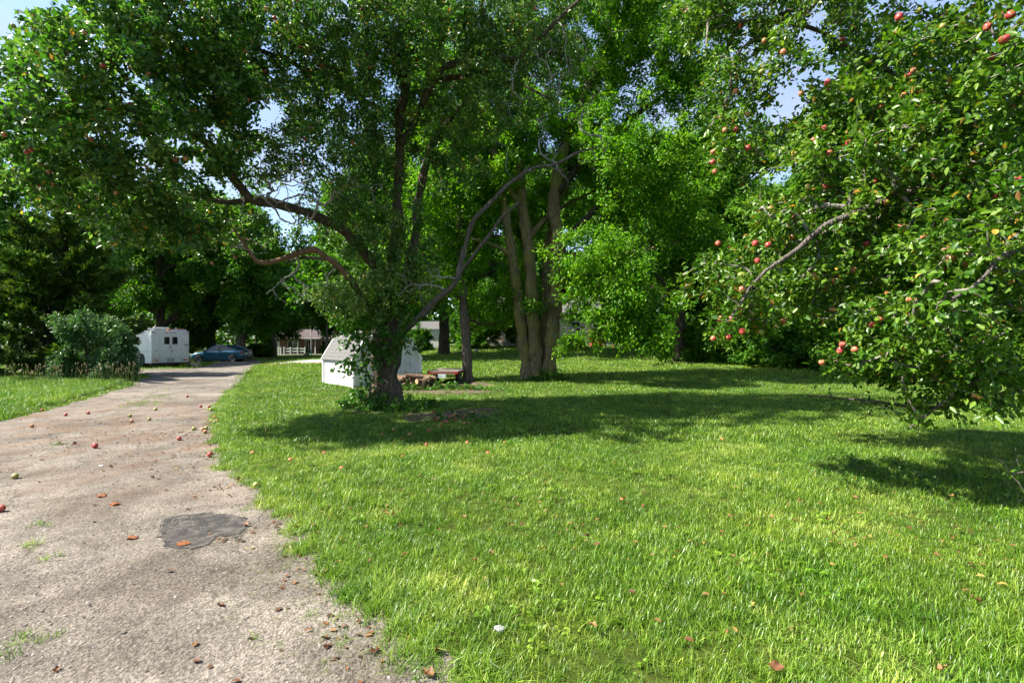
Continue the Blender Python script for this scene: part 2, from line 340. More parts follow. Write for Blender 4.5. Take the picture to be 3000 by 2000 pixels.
PATCH = [(GP(*q).x, GP(*q).y) for q in ((468,1560),(478,1530),(505,1517),(560,1512),(620,1506),(680,1514),(722,1520),(726,1540),(712,1562),(690,1578),(655,1574),(632,1580),(610,1598),(575,1612),(520,1612),(478,1606),(484,1585),(470,1575))]
sheet('asphalt_patch', densify(PATCH, 0.025, 0.013, 9), 0.1, m_asphalt, 0.019)
DIRTS = []
for (px, py, rx, ry, sd_, rot) in ((1330, 1214, 1.0, 0.85, 1, 0.2), (1330, 1148, 1.55, 0.42, 2, 0.1), (1360, 1126, 0.9, 0.8, 3, 0), (1120, 1200, 0.75, 0.7, 4, 0), (1250, 1150, 0.8, 0.5, 5, 0)):
    c_ = GP(px, py); pl = blob2(c_.x, c_.y, rx, ry, 46, sd_, 0.22, rot); DIRTS.append(pl)
    sheet('dirt_patch' if len(DIRTS) < 6 else 'thatch_patch', pl, 0.3 if len(DIRTS) < 6 else .08, m_dirt if len(DIRTS) < 6 else m_dry, 0.004 + 0.003*len(DIRTS))
# ------------------------------------------------------------------ tree machinery
def tubes(chains, sides):                # chains: list of (pts (n,3), rad (n,)) -> vertices, quads
    if not chains: return np.zeros((0, 3)), np.zeros((0, 4), int)
    Pp = np.concatenate([c[0] for c in chains]); Rr = np.concatenate([c[1] for c in chains]); ln = np.array([len(c[0]) for c in chains])
    en = np.cumsum(ln)-1; stt = en-ln+1; idx = np.arange(len(Pp)); cid = np.repeat(np.arange(len(ln)), ln)
    nx_ = np.minimum(idx+1, en[cid]); pv = np.maximum(idx-1, stt[cid])
    t = Pp[nx_]-Pp[pv]; t /= np.linalg.norm(t, axis=1, keepdims=True)+1e-9
    md = Pp[en]-Pp[stt]; md /= np.linalg.norm(md, axis=1, keepdims=True)+1e-9
    ref = np.where(np.abs(md[:, 2:3]) > 0.8, np.array([[1., 0.2, 0]]), np.array([[0.1, 0.2, 1.]]))[cid]
    u = ref-(ref*t).sum(1, keepdims=True)*t; u /= np.linalg.norm(u, axis=1, keepdims=True)+1e-9
    v = np.cross(t, u); a = np.linspace(0, 2*np.pi, sides, endpoint=False)
    ring = Pp[:, None]+Rr[:, None, None]*(np.cos(a)[None, :, None]*u[:, None]+np.sin(a)[None, :, None]*v[:, None])
    k = idx[idx != en[cid]]; j = np.arange(sides); j2 = (j+1) % sides
    q = np.stack([k[:, None]*sides+j, k[:, None]*sides+j2, (k[:, None]+1)*sides+j2, (k[:, None]+1)*sides+j], -1).reshape(-1, 4)
    return ring.reshape(-1, 3), q
def knobbly(V, amp, seed):               # burls and ridges on thick wood
    p = V+seed*3.1
    w = np.sin(p[:, 0]*9+np.sin(p[:, 2]*3)*2)*np.sin(p[:, 1]*9.7+1)*0.5+np.sin(p[:, 0]*21+p[:, 2]*4)*np.sin(p[:, 1]*19-p[:, 2]*5)*0.35+np.sin(p[:, 2]*6.3+p[:, 0]*5)*0.4
    return w*amp
def limb_mesh(name, nodes, m, off, sides, amp=0.02, flare=0.0, seed=1):
    Pp, Rr = nodes[:, :3], nodes[:, 3].copy()
    V, q = tubes([(Pp, Rr)], sides); cen = np.repeat(Pp, sides, axis=0); d = V-cen; rl = np.repeat(Rr, sides)
    dn = d/(np.linalg.norm(d, axis=1, keepdims=True)+1e-9)
    V = V+dn*(knobbly(V, amp, seed)*np.minimum(rl/0.2, 1))[:, None]
    if sides >= 16:
        an0 = np.tile(np.linspace(0, 2*np.pi, sides, endpoint=False), len(Pp)); nr = max(8, int(2*np.pi*Rr.mean()/.07)); wz_ = V[:, 2]*1.7
        fu = np.abs(np.sin(an0*nr/2+1.1*np.sin(wz_*2+seed)+.8*np.sin(wz_*5.3+an0*3)))**.7; V = V+dn*((fu-.6)*.022*np.minimum(rl/.15, 1))[:, None]
    if flare:
        h = np.clip(1-(V[:, 2]-Pp[0, 2])/(flare*2.2), 0, 1)**2; an = np.arctan2(d[:, 1], d[:, 0])
        V = V+dn*(h*flare*0.55*(0.6+0.5*np.sin(an*4+seed)+0.3*np.sin(an*7+2*seed)))[:, None]*np.array([1, 1, 0.1])
    return np_mesh(name, V-np.array(off), q, m, smoothf=True)
def grow(limbs, targets, seed, segs=4, balance=0.15, sag=0.0, bend=0.3):
    R = np.random.default_rng(seed); targets = np.asarray(targets, float)
    LP = np.concatenate([l[:, :3] for l in limbs]); LD = np.concatenate([np.gradient(l[:, :3], axis=0) for l in limbs]); LR = np.concatenate([l[:, 3] for l in limbs])
    LD /= np.linalg.norm(LD, axis=1, keepdims=True)+1e-9
    nT = len(targets); N0 = len(LP); cap = N0+nT*segs
    pos = np.zeros((cap, 3)); dr = np.zeros((cap, 3)); par = np.full(cap, -1); pl = np.zeros(cap); pos[:N0] = LP; dr[:N0] = LD
    ok = LR < 0.30*LR.max()+0.08         # twigs do not leave from the thickest wood
    use = np.zeros(cap, bool); use[:N0] = ok
    d0 = np.array([((LP[ok]-t)**2).sum(1).min() for t in targets]); order = np.argsort(d0)
    n = N0; TW = np.zeros((nT, segs+1, 3)); ids = np.zeros((nT, segs+1), int)
    for k, ti in enumerate(order):
        t = targets[ti]; c = np.sqrt(((pos[:n]-t)**2).sum(1))+balance*pl[:n]; c[~use[:n]] = 1e9
        a = int(np.argmin(c)); A = pos[a]; L = np.linalg.norm(t-A)+1e-6
        c1 = A+dr[a]*L*bend+np.array([0, 0, sag*L]); s = np.arange(1, segs+1)/segs; s_ = s[:, None]
        pt = (1-s_)**2*A+2*s_*(1-s_)*c1+s_**2*t; pt[:-1] += R.normal(0, L*0.035, (segs-1, 3))
        TW[k, 0] = A; TW[k, 1:] = pt; ids[k, 0] = a; ids[k, 1:] = np.arange(n, n+segs)
        pos[n:n+segs] = pt; par[n] = a; par[n+1:n+segs] = np.arange(n, n+segs-1)
        g_ = np.diff(np.vstack([A, pt]), axis=0); dr[n:n+segs] = g_/(np.linalg.norm(g_, axis=1, keepdims=True)+1e-9)
        pl[n:n+segs] = pl[a]+s*L; use[n:n+segs] = True; n += segs
    cnt = np.zeros(cap); cnt[ids[:, -1]] += 1
    for i in range(n-1, N0-1, -1): cnt[par[i]] += cnt[i]
    return dict(TW=TW, ids=ids, cnt=cnt, N0=N0, LR=LR)
def twig_mesh(name, sk, m, off, rtip=0.004, pw=0.46, rmax=0.12, keep=1.0):
    TW, ids, cnt = sk['TW'], sk['ids'], sk['cnt']; g = {3: [], 4: [], 6: []}
    for k in range(len(TW)):
        c = cnt[ids[k]].copy(); c[0] = c[1]; r = np.minimum(rtip*np.maximum(c, 1)**pw, rmax); r[0] = r[1]
        if ids[k][0] < sk['N0']: r = np.minimum(r, sk['LR'][ids[k][0]]*0.9+0.004)
        r[-1] *= 0.6; s = 3 if r[0] < 0.013 else 4 if r[0] < 0.03 else 6
        g[s].append((TW[k], r))
    Vs, Qs, o = [], [], 0
    for s in g:
        V, q = tubes(g[s], s); Vs.append(V); Qs.append(q+o); o += len(V)
    return np_mesh(name, np.concatenate(Vs)-np.array(off), np.concatenate(Qs), m, smoothf=True)
T2 = (np.array([(0, 0, 0), (.5, .42, .10), (0, 1, -.06), (-.5, .42, .10)]), np.array([(0, 1, 2), (0, 2, 3)]))
T6 = (np.array([(0, 0, 0), (.40, .22, .07), (.46, .58, .10), (0, 1, -.14), (-.46, .58, .10), (-.40, .22, .07), (0, .5, -.03)]), np.array([(0, 1, 6), (1, 2, 6), (2, 3, 6), (3, 4, 6), (4, 5, 6), (5, 0, 6)]))
def unit(a): return a/(np.linalg.norm(a, axis=-1, keepdims=True)+1e-9)
def leaf_arrays(sk, n, seed, L=(0.05, 0.08), ratio=0.6, spread=0.05, tmin=0.25, up=0.8, droop=0.3, out=0.4, center=None, rand=0.7):
    R = np.random.default_rng(seed); TW = sk['TW']; m_, sg = len(TW), TW.shape[1]-1
    ln = np.minimum(np.linalg.norm(TW[:, -1]-TW[:, 0], axis=1), 1.2)+0.15
    k = R.choice(m_, n, p=ln/ln.sum()); LL = np.linalg.norm(TW[k, -1]-TW[k, 0], axis=1)
    lo = np.maximum(tmin, 1-1.2/np.maximum(LL, 1e-6)); t = lo+(1-lo)*R.random(n)**0.8
    f = t*sg; i = np.minimum(f.astype(int), sg-1); w = (f-i)[:, None]
    p = TW[k, i]*(1-w)+TW[k, i+1]*w; td = unit(TW[k, i+1]-TW[k, i])
    p = p+R.normal(0, 1, (n, 3))*spread
    d = unit(td*0.5+R.normal(0, rand, (n, 3))+np.array([0, 0, -droop])+(out*unit(p-center) if center is not None else 0))
    nn = R.normal(0, 0.55, (n, 3))+np.array([0, 0, up]); nn = unit(nn-(nn*d).sum(1, keepdims=True)*d)
    ll = R.uniform(L[0], L[1], n)
    return dict(p=p, d=d, n=nn, l=ll, w=ll*ratio*R.uniform(0.85, 1.15, n), k=k)
def leaf_mesh(name, A, tint, m, off, T=T2):
    Tv, Tf = T; s = np.cross(A['d'], A['n']); l = A['l'][:, None, None]; w = A['w'][:, None, None]
    V = A['p'][:, None]+Tv[None, :, 0:1]*w*s[:, None]+Tv[None, :, 1:2]*l*A['d'][:, None]+Tv[None, :, 2:3]*l*A['n'][:, None]
    n, kv = len(A['p']), len(Tv); Fa = (Tf[None]+(np.arange(n)*kv)[:, None, None]).reshape(-1, 3)
    return np_mesh(name, V.reshape(-1, 3)-np.array(off), Fa, m, tint=np.repeat(tint, kv))
def sub(A, k): return {q: v[k] for q, v in A.items()}
def tints(n, seed, mean=0.42, sdv=0.16, yellow=0.0, A=None, clump=0.12):
    R = np.random.default_rng(seed); t = R.normal(mean, sdv, n)
    if A is not None: c = R.normal(0, clump, A['k'].max()+1); t = t+c[A['k']]
    t = np.clip(t, 0, 0.84)
    if yellow: y = R.random(n) < yellow; t[y] = R.uniform(0.88, 1.0, y.sum())
    return t
def blob_targets(blobs, n, seed, clumps=14, cl=0.30):
    R = np.random.default_rng(seed); out = []
    wts = np.array([b[6] if len(b) > 6 else 1.0 for b in blobs])*np.array([(b[3]*b[4]*b[2]*b[2]/F/F*b[5])**0.75 for b in blobs]); wts /= wts.sum()
    for b, w in zip(blobs, wts):
        px, py, d, rx, ry, rd = b[:6]; c = np.array(P(px, py, d)); r = np.array([rx*d/F, rd, ry*d/F]); k = max(4, int(n*w))
        cc = unit(R.normal(0, 1, (clumps, 3)))*(R.random((clumps, 1))**(1/2.4))
        q = cc[R.integers(0, clumps, k)]+R.normal(0, cl, (k, 3)); ln = np.linalg.norm(q, axis=1, keepdims=True); q = np.where(ln > 1.15, q/ln*1.1, q)
        out.append(c+q*r)
    return np.concatenate(out)
def kink(q, amp, seed):                  # crooked growth
    R = np.random.default_rng(seed); s = np.concatenate([[0], np.cumsum(np.linalg.norm(np.diff(q[:, :3], axis=0), axis=1))]); w = np.clip(s/0.6, 0, 1)
    for f, a in ((1.3, 1.0), (3.1, .55), (7.0, .28)):
        for ax_ in range(3): q[:, ax_] += w*amp*a*np.sin(s*f*R.uniform(.8, 1.3)+R.uniform(0, 6.28))
    q[:, 3] *= 1+.10*np.sin(s*5+R.uniform(0, 6))*w+.07*np.sin(s*11+R.uniform(0, 6))*w
    return q
def L3(pts, step=0.25, amp=0.0):         # limb from picture points (px, py, depth, radius)
    return kink(crom([(*P(a, b_, d), r) for a, b_, d, r in pts], step), amp, int(pts[0][0]+pts[-1][1])+99999)

# ------------------------------------------------------------------ foliage and bark materials
GR = lambda a, b, c, y=(0.42, 0.27, 0.04), br=(0.22, 0.09, 0.03): [(0.0, a), (0.45, b), (0.85, c), (0.89, y), (1.0, br)]
m_leaf_apple = leaf_mat('apple_leaf', GR((0.018, 0.062, 0.006), (0.056, 0.148, 0.010), (0.150, 0.250, 0.026)), 0.40, 0.38, (1.15, 1.25, .45), spec=.4)
m_leaf_apple2 = leaf_mat('apple_leaf_dull', GR((0.020, 0.072, 0.009), (0.062, 0.165, 0.017), (0.20, 0.30, 0.065)), 0.42, 0.40, (1.0, 1.2, .5), spec=.45)
m_leaf_ash = leaf_mat('ash_leaf', GR((0.026, 0.102, 0.004), (0.088, 0.235, 0.008), (0.220, 0.390, 0.016)), 0.50, 0.45, (1.15, 1.25, .45), spec=.25)
m_leaf_far = leaf_mat('maple_leaf', GR((0.022, 0.082, 0.008), (0.066, 0.175, 0.012), (0.165, 0.300, 0.024)), 0.46, 0.5, (1.1, 1.25, .5), spec=.22)
m_leaf_pale = leaf_mat('locust_leaf', GR((0.046, 0.125, 0.022), (0.090, 0.220, 0.032), (0.17, 0.32, 0.055)), 0.46, 0.5, (1.1, 1.2, .5), spec=.2)
m_leaf_shrub = leaf_mat('shrub_leaf', GR((0.020, 0.062, 0.017), (0.052, 0.125, 0.036), (0.13, 0.215, 0.085)), 0.32, 0.4, (1.1, 1.2, .6), spec=.35)
m_needle = leaf_mat('cedar_spray', GR((0.014, 0.042, 0.008), (0.042, 0.098, 0.014), (0.14, 0.215, 0.030)), 0.22, 0.55, (1.1, 1.2, .5), spec=0.2)
m_leaf_vine = leaf_mat('vine_leaf', GR((0.014, 0.060, 0.009), (0.042, 0.135, 0.011), (0.13, 0.25, 0.025)), 0.40, 0.38, (1.1, 1.25, .5), spec=.35)
m_bark_apple = bark_mat('apple_bark', (0.035, 0.026, 0.019), (0.155, 0.125, 0.092), 17)
m_bark_dead = bark_mat('weathered_dead_wood', (0.045, 0.037, 0.031), (0.175, 0.15, 0.13), 20, depth=0.02)
m_bark_red = bark_mat('red_brown_dead_wood', (0.085, 0.042, 0.024), (0.24, 0.15, 0.10), 10, depth=0.015)
m_bark_ash = bark_mat('ash_bark', (0.050, 0.040, 0.025), (0.28, 0.22, 0.135), 20, moss=(0.20, 0.175, 0.06))
m_bark_dark = bark_mat('dark_bark', (0.025, 0.020, 0.015), (0.10, 0.078, 0.058), 16)
m_bark_grey = bark_mat('grey_bark', (0.050, 0.041, 0.032), (0.19, 0.16, 0.125), 18)
m_bleached = bark_mat('bleached_twig', (0.16, 0.145, 0.13), (0.36, 0.335, 0.305), 14, depth=.004)
m_twig_grey = bark_mat('grey_twig_bark', (0.085, 0.075, 0.065), (0.24, 0.22, 0.19), 20, depth=.004)
m_twig = bark_mat('twig_bark', (0.06, 0.048, 0.038), (0.17, 0.14, 0.11), 20, depth=0.004)

def show_dist(p):                        # distance for leaves inside the view, far for those outside
    px = 1500+p[:, 0]/np.maximum(p[:, 1], .01)*F; py = 1000-(p[:, 2]-CAM_H)/np.maximum(p[:, 1], .01)*F
    ok = (p[:, 1] > 0.3) & (px > 0) & (px < 3000) & (py > 0) & (py < 2000)
    return np.where(ok, np.linalg.norm(p-np.array([0, 0, CAM_H]), axis=1), 1e6)
def crown_with_leaves(root, A, tint, m, off, near=300, T=T2, name='crown'):
    d = show_dist(A['p']); o_ = np.argsort(d)[:near] if near else np.zeros(0, int)
    keep = np.ones(len(d), bool); keep[o_] = False
    link(name, leaf_mesh(name, sub(A, keep), tint[keep], m, off, T), root, 'stuff')
    if near:                             # the leaves that show largest are leaves of their own
        me = []
        for q in range(8):
            tv = (0.12+0.09*q) if q < 7 else 0.9
            one = dict(p=np.zeros((1, 3)), d=np.array([[0, 1., 0]]), n=np.array([[0, 0, 1.]]), l=np.ones(1), w=np.array([0.62]))
            me.append(leaf_mesh('leaf', one, np.array([tv]), m, (0, 0, 0), T6))
        for i in o_:
            q = min(int(np.clip((tint[i]-0.08)/0.09, 0, 6)), 6) if tint[i] < 0.86 else 7
            l_ = link('leaf', me[q], root); x = np.cross(A['d'][i], A['n'][i])
            Mx = Matrix(((x[0], A['d'][i][0], A['n'][i][0]), (x[1], A['d'][i][1], A['n'][i][1]), (x[2], A['d'][i][2], A['n'][i][2])))
            l_.rotation_euler = Mx.to_euler(); l_.scale = (A['l'][i],)*3; l_.location = A['p'][i]-np.array(off)
# apples
def apple_mat(name, c1, c2, c3):
    m, n, b = shader(name); t = n.nodes.new('ShaderNodeTexCoord'); z = n.nodes.new('ShaderNodeTexNoise'); z.inputs['Scale'].default_value = 1.3; z.inputs['Detail'].default_value = 5
    oi = n.nodes.new('ShaderNodeObjectInfo'); ad = n.nodes.new('ShaderNodeVectorMath'); ad.operation = 'ADD'
    n.links.new(t.outputs['Object'], ad.inputs[0]); n.links.new(oi.outputs['Location'], ad.inputs[1]); n.links.new(ad.outputs[0], z.inputs['Vector'])
    r = ramp(n, [(0.36, c1), (0.5, c2), (0.64, c3)]); n.links.new(z.outputs['Fac'], r.inputs['Fac'])
    z2 = n.nodes.new('ShaderNodeTexNoise'); z2.inputs['Scale'].default_value = 9; n.links.new(t.outputs['Object'], z2.inputs['Vector'])
    sp = ramp(n, [(0.62, (1, 1, 1)), (0.72, (0.6, 0.45, 0.35))]); n.links.new(z2.outputs['Fac'], sp.inputs['Fac'])
    n.links.new(mixc(n, 1.0, r.outputs['Color'], sp.outputs['Color'], 'MULTIPLY'), b.inputs['Base Color']); b.inputs['Roughness'].default_value = 0.38; b.inputs['Specular IOR Level'].default_value = 0.4
    return m
AP = {'red': apple_mat('apple_red', (0.24, 0.014, 0.022), (0.34, 0.04, 0.04), (0.40, 0.14, 0.07)),
      'blush': apple_mat('apple_blush', (0.36, 0.045, 0.04), (0.42, 0.15, 0.075), (0.38, 0.27, 0.09)),
      'green': apple_mat('apple_green', (0.17, 0.23, 0.035), (0.25, 0.27, 0.06), (0.34, 0.19, 0.08))}
m_stem = mat('apple_stem', (0.07, 0.05, 0.03), 0.8)
APM = {}
for k_, m_ in AP.items():
    pr = [(0.0, 0.82), (0.12, 0.90), (0.35, 1.0), (0.72, 0.93), (0.97, 0.55), (1.0, 0.2), (0.93, -0.2), (0.72, -0.62), (0.42, -0.86), (0.18, -0.9), (0.0, -0.80)]
    mb = MB().lathe([(r, z) for r, z in pr], n=14).tube([(0, 0, 0.8), (0.05, 0, 1.1), (0.14, 0, 1.45)], 0.035, 5)
    o_ = mb.build('apple', m_, None, True); APM[k_] = o_.data; o_.data.materials.append(m_stem)
    for p_ in o_.data.polygons:
        if p_.index >= 10*14: p_.material_index = 1
    bpy.data.objects.remove(o_)
def hang_apples(root, off, sk, spots, seed, extra=0, rmin=0.032, rmax=0.042):
    R = np.random.default_rng(seed); pt = sk['TW'][:, 1:].reshape(-1, 3)
    px = 1500+pt[:, 0]/pt[:, 1]*F; py = 1000-(pt[:, 2]-CAM_H)/pt[:, 1]*F; ok = pt[:, 1] > 0.8
    pos = []
    for sx, sy in spots:
        near = ok & ((px-sx)**2+(py-sy)**2 < 45**2)
        if not near.any(): near = ok & ((px-sx)**2+(py-sy)**2 < 120**2)
        if not near.any(): continue
        d = np.quantile(pt[near, 1], 0.10)-0.06; pos.append(P(sx, sy, max(d, 1.2)))
    if extra:
        for i in R.choice(len(pt), extra): pos.append(Vector(pt[i])-Vector((0, 0, 0.07)))
    for q in pos:
        a = link('apple', APM[R.choice(['red', 'blush', 'green'], p=[0.46, 0.38, 0.16])], root)
        r = R.uniform(rmin, rmax); a.scale = (r, r, r*R.uniform(0.9, 1.1)); a.rotation_euler = (R.normal(0, .5), R.normal(0, .5), R.uniform(0, 6.28)); a.location = Vector(q)-Vector(off)
# ------------------------------------------------------------------ the old apple tree beside the drive
b0 = G(1130, 12.3)
root = empty('apple_tree', b0, 'old many-stemmed apple tree beside the drive, vines round its trunk', 'tree', 'apple trees')
D = 12.3
trunkL = L3([(1128, 1196, D, .40), (1130, 1150, D, .36), (1130, 1090, D, .34), (1132, 1020, D, .34), (1138, 960, D, .33), (1145, 900, D, .25)], 0.05)
limbsL = {
 'a': L3([(1130, 1000, D, 0.1628), (1128, 930, D, 0.1554), (1140, 820, D, 0.1406), (1158, 680, D-.1, 0.1258), (1168, 520, D-.3, 0.1147), (1178, 330, D-.6, 0.1110), (1182, 240, D-.9, 0.1036), (1140, 130, D-1.4, 0.0925), (1060, 0, D-2, 0.0740), (960, -150, D-2.6, 0.0518), (840, -280, D-3.2, 0.0296)], .15, 0.0370),
 'b': L3([(1150, 980, D, 0.1480), (1185, 880, D+.1, 0.1406), (1208, 740, D+.3, 0.1258), (1225, 580, D+.5, 0.1110), (1265, 440, D+.6, 0.0888), (1330, 330, D+.6, 0.0740), (1400, 270, D+.5, 0.0629), (1480, 245, D+.3, 0.0518), (1560, 265, D, 0.0370), (1640, 300, D-.2, 0.0222)], .15, 0.0370),
 'c': L3([(1120, 960, D, 0.1332), (1108, 800, D-.1, 0.1258), (1070, 730, D-.4, 0.1221), (985, 665, D-.9, 0.1147), (885, 622, D-1.5, 0.1073), (800, 600, D-2, 0.0962), (740, 585, D-2.3, 0.0888), (690, 530, D-2.6, 0.0814), (645, 450, D-3, 0.0703), (560, 385, D-3.4, 0.0592), (430, 340, D-3.8, 0.0444), (250, 300, D-4.1, 0.0296), (80, 290, D-4.3, 0.0148)], .15, 0.0370),
 'e': L3([(1178, 420, D-.5, 0.0814), (1230, 330, D-.8, 0.0814), (1290, 215, D-1.1, 0.0740), (1350, 170, D-1.3, 0.0666), (1440, 150, D-1.5, 0.0592), (1510, 175, D-1.6, 0.0518), (1600, 85, D-1.8, 0.0444), (1690, 10, D-2, 0.0296)], .15, 0.0370),
 'f': L3([(1178, 380, D-.5, 0.0666), (1080, 300, D-1, 0.0629), (980, 250, D-1.5, 0.0592), (890, 210, D-2, 0.0518), (780, 150, D-2.6, 0.0444), (640, 110, D-3.2, 0.0333), (480, 100, D-3.8, 0.0222)], .15, 0.0370),
 'g': L3([(740, 585, D-2.3, 0.0666), (640, 590, D-2.5, 0.0518), (520, 560, D-2.8, 0.0407), (380, 540, D-3.2, 0.0296), (240, 520, D-3.6, 0.0185)], .15, 0.0370),
 'h': L3([(1250, 240, D-.9, 0.0666), (1340, 225, D-.8, 0.0629), (1440, 200, D-.8, 0.0555), (1520, 185, D-.9, 0.0444), (1620, 160, D-1, 0.0296)], .15, 0.0370),
}
deadL = {
 'dead_limb': (L3([(1100, 930, D-.2, 0.0858), (1060, 870, D-.5, 0.0792), (1010, 800, D-.9, 0.0726), (960, 755, D-1.2, 0.0726), (915, 730, D-1.4, 0.0726), (850, 748, D-1.7, 0.0594), (765, 762, D-2, 0.0495), (740, 745, D-2.1, 0.0330), (700, 690, D-2.2, 0.0231), (655, 635, D-2.3, 0.0099)], .12, 0.0330), m_bark_red),
 'broken_limb': (L3([(1155, 1010, D-.1, 0.0990), (1200, 955, D-.3, 0.0891), (1250, 905, D-.5, 0.0825), (1305, 860, D-.7, 0.0759), (1335, 815, D-.8, 0.0660), (1345, 770, D-.8, 0.0594), (1370, 690, D-.9, 0.0528), (1410, 620, D-1, 0.0495), (1480, 553, D-1.1, 0.0462), (1560, 492, D-1.2, 0.0396), (1630, 474, D-1.3, 0.0330), (1690, 445, D-1.3, 0.0297), (1760, 425, D-1.3, 0.0099)], .12, 0.0330), m_bark_dead),
 'forked_limb': (L3([(1325, 835, D-.75, 0.0462), (1370, 770, D-.9, 0.0396), (1420, 700, D-1.1, 0.0363), (1470, 640, D-1.2, 0.0363), (1520, 590, D-1.3, 0.0231)], .12, 0.0330), m_bark_dead),
 'stub_limb': (L3([(960, 760, D-1.2, 0.0396), (900, 755, D-1.3, 0.0363), (840, 775, D-1.5, 0.0198)], .12, 0.0330), m_bark_dead),
}
link('trunk', limb_mesh('trunk', trunkL, m_bark_apple, b0, 96, 0.05, 0.32, 2), root)
for i, k in enumerate(limbsL): link('limb', limb_mesh('limb', limbsL[k], m_bark_apple, b0, 10, 0.02, 0, i+3), root)
for i, k in enumerate(deadL): link(k, limb_mesh(k, deadL[k][0], deadL[k][1], b0, 10, 0.02, 0, i+9), root)
blobs = [(150, 330, 7.5, 225, 220, 1.2, 1.2), (450, 240, 8.3, 300, 240, 1.5, 1.1), (340, 560, 8.4, 230, 110, 1.2, 1.1), (560, 640, 10, 160, 90, 1.0, .7), (760, 170, 9.6, 280, 190, 1.8),
         (980, 330, 11, 230, 290, 1.8, .9), (1060, 600, 11.6, 150, 200, 1.3, .8), (1400, 190, 11.6, 310, 190, 1.9), (1050, 30, 10, 480, 120, 2.2),
         (1090, 850, 11.7, 170, 80, .9, 1.3), (1190, 740, 12.2, 90, 130, .8, .8), (960, 760, 11.3, 90, 90, .7, .5), (1010, 900, 11.6, 80, 50, .6, .6), (430, 660, 8.9, 180, 80, .9, 1.0), (700, 700, 10.6, 170, 70, .8, .45), (1230, 800, 12, 80, 80, .7, .6),  (900, -230, 10.5, 600, 180, 2.2, .38), (300, -60, 8.6, 260, 110, 1.6, .4), (650, -130, 7.4, 300, 120, .9, .45), (1500, -60, 11, 300, 160, 2.0, .5), (700, 420, 10, 200, 160, 1.3, .6), (1300, 420, 12.6, 140, 140, 1.2, .6)]
tg = blob_targets(blobs, 4300, 11, 26, .25)
px_ = 1500+tg[:, 0]/tg[:, 1]*F; py_ = 1000-(tg[:, 2]-CAM_H)/tg[:, 1]*F
wob = 1+.35*np.sin(px_*.07+py_*.05)+.3*np.sin(px_*.031-py_*.09)
gap = (((px_-790)/42)**2+((py_-335)/52)**2 < wob) | (((px_-60)/150)**2+((py_+10)/80)**2 < 1) | (((px_-950)/60)**2+((py_-770)/60)**2 < 1)
tg = tg[~gap]
sk = grow(list(limbsL.values()), tg, 5, 4, 0.12, 0.02)
link('twigs', twig_mesh('twigs', sk, m_twig, b0, 0.0045), root, 'stuff')
A = leaf_arrays(sk, 178000, 21, (0.056, 0.106), 0.58, 0.075, .2, 0.35, 0.35, 0.3, np.array([b0.x-1, b0.y-1.5, 4.5]))
big_ = np.where(1500+A['p'][:, 0]/A['p'][:, 1]*F < 760, 1.22, 1.0); A['l'] *= big_; A['w'] *= big_
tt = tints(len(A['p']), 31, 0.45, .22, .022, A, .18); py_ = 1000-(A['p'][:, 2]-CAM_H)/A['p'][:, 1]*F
low_pale = (py_ > 770) & (tt < .85); tt[low_pale] = np.clip(tt[low_pale]+.28, 0, .85)     # leaves low in the crown get a paler, yellower tint
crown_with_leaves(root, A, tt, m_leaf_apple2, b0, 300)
S1 = 1.2755
MID = [(237,152),(482,92),(448,12),(468,45),(630,42),(612,22),(470,62),(580,100),(740,150),(725,243),(850,155),(570,230),(402,368),(425,365),(265,443),(300,240),(155,255),(210,322),(112,395),(70,345),(250,250),(715,295),(690,110),(830,20),(935,295),(1060,180),(600,130),(195,75),(110,35),(330,65),(455,520),(487,605),(540,590),(510,650),(700,320),(810,330),(850,465),(905,380),(1040,200),(1230,20),(30,60),(60,350),(90,430),(10,310),(130,290),(340,170),(760,420),(410,150),(660,60),(1300,60)]
hang_apples(root, b0, sk, [(a*S1, b_*S1) for a, b_ in MID], 3, 24, 0.029, 0.038)
# bare bleached twigs on the dead wood
R = np.random.default_rng(77); tgt = []
for (px, py, d, rx, ry, rd, k) in ((850, 560, 9.6, 120, 90, .5, 60), (1640, 250, 10.8, 170, 180, .8, 110), (1630, 470, 11, 160, 70, .5, 40), (1000, 560, 10.4, 160, 80, .5, 40), (880, 850, 11, 110, 60, .5, 36), (1240, 830, 11.3, 120, 60, .5, 30), (700, 720, 10.2, 90, 40, .4, 24)):
    q = R.normal(0, .5, (k, 3)); c_ = np.array(P(px, py, d)); tgt.append(c_+q*np.array([rx*d/F, rd, ry*d/F]))
dsk = grow([deadL['broken_limb'][0], deadL['dead_limb'][0], limbsL['b'], limbsL['c'], limbsL['e'], limbsL['h']], np.concatenate(tgt), 8, 5, .1)
link('dead_twigs', twig_mesh('dead_twigs', dsk, m_bleached, b0, 0.0065, .5, .03), root, 'stuff')

# vine climbing the trunk
vb = G(1085, 12.0)
vroot = empty('climbing_vine', vb, 'leafy green vine climbing the trunk of the old apple tree', 'vine')
vl = [L3([(1075, 1200, 11.85, .03), (1085, 1120, 11.8, .025), (1060, 1040, 11.7, .02), (1075, 960, 11.75, .015), (1100, 880, 11.8, .01)], .15), L3([(1140, 1200, 11.8, .02), (1150, 1100, 11.85, .018), (1165, 1010, 11.8, .012), (1190, 940, 11.8, .008)], .15)]
for i, q in enumerate(vl): link('stem', limb_mesh('stem', q, m_twig, vb, 6, 0.0, 0, i), vroot)
vblobs = [(1085, 1040, 11.6, 75, 65, .35), (1035, 1070, 11.5, 45, 35, .3, .4), (1130, 990, 11.6, 110, 60, .35), (1070, 950, 11.7, 80, 60, .3), (1215, 990, 11.7, 40, 50, .2, .8), (1060, 1120, 11.6, 60, 60, .3, .6), (1110, 900, 11.8, 90, 50, .4, .8)]
vs_ = grow(vl, blob_targets(vblobs, 300, 15, 9, .3), 6, 4, .1, .05)
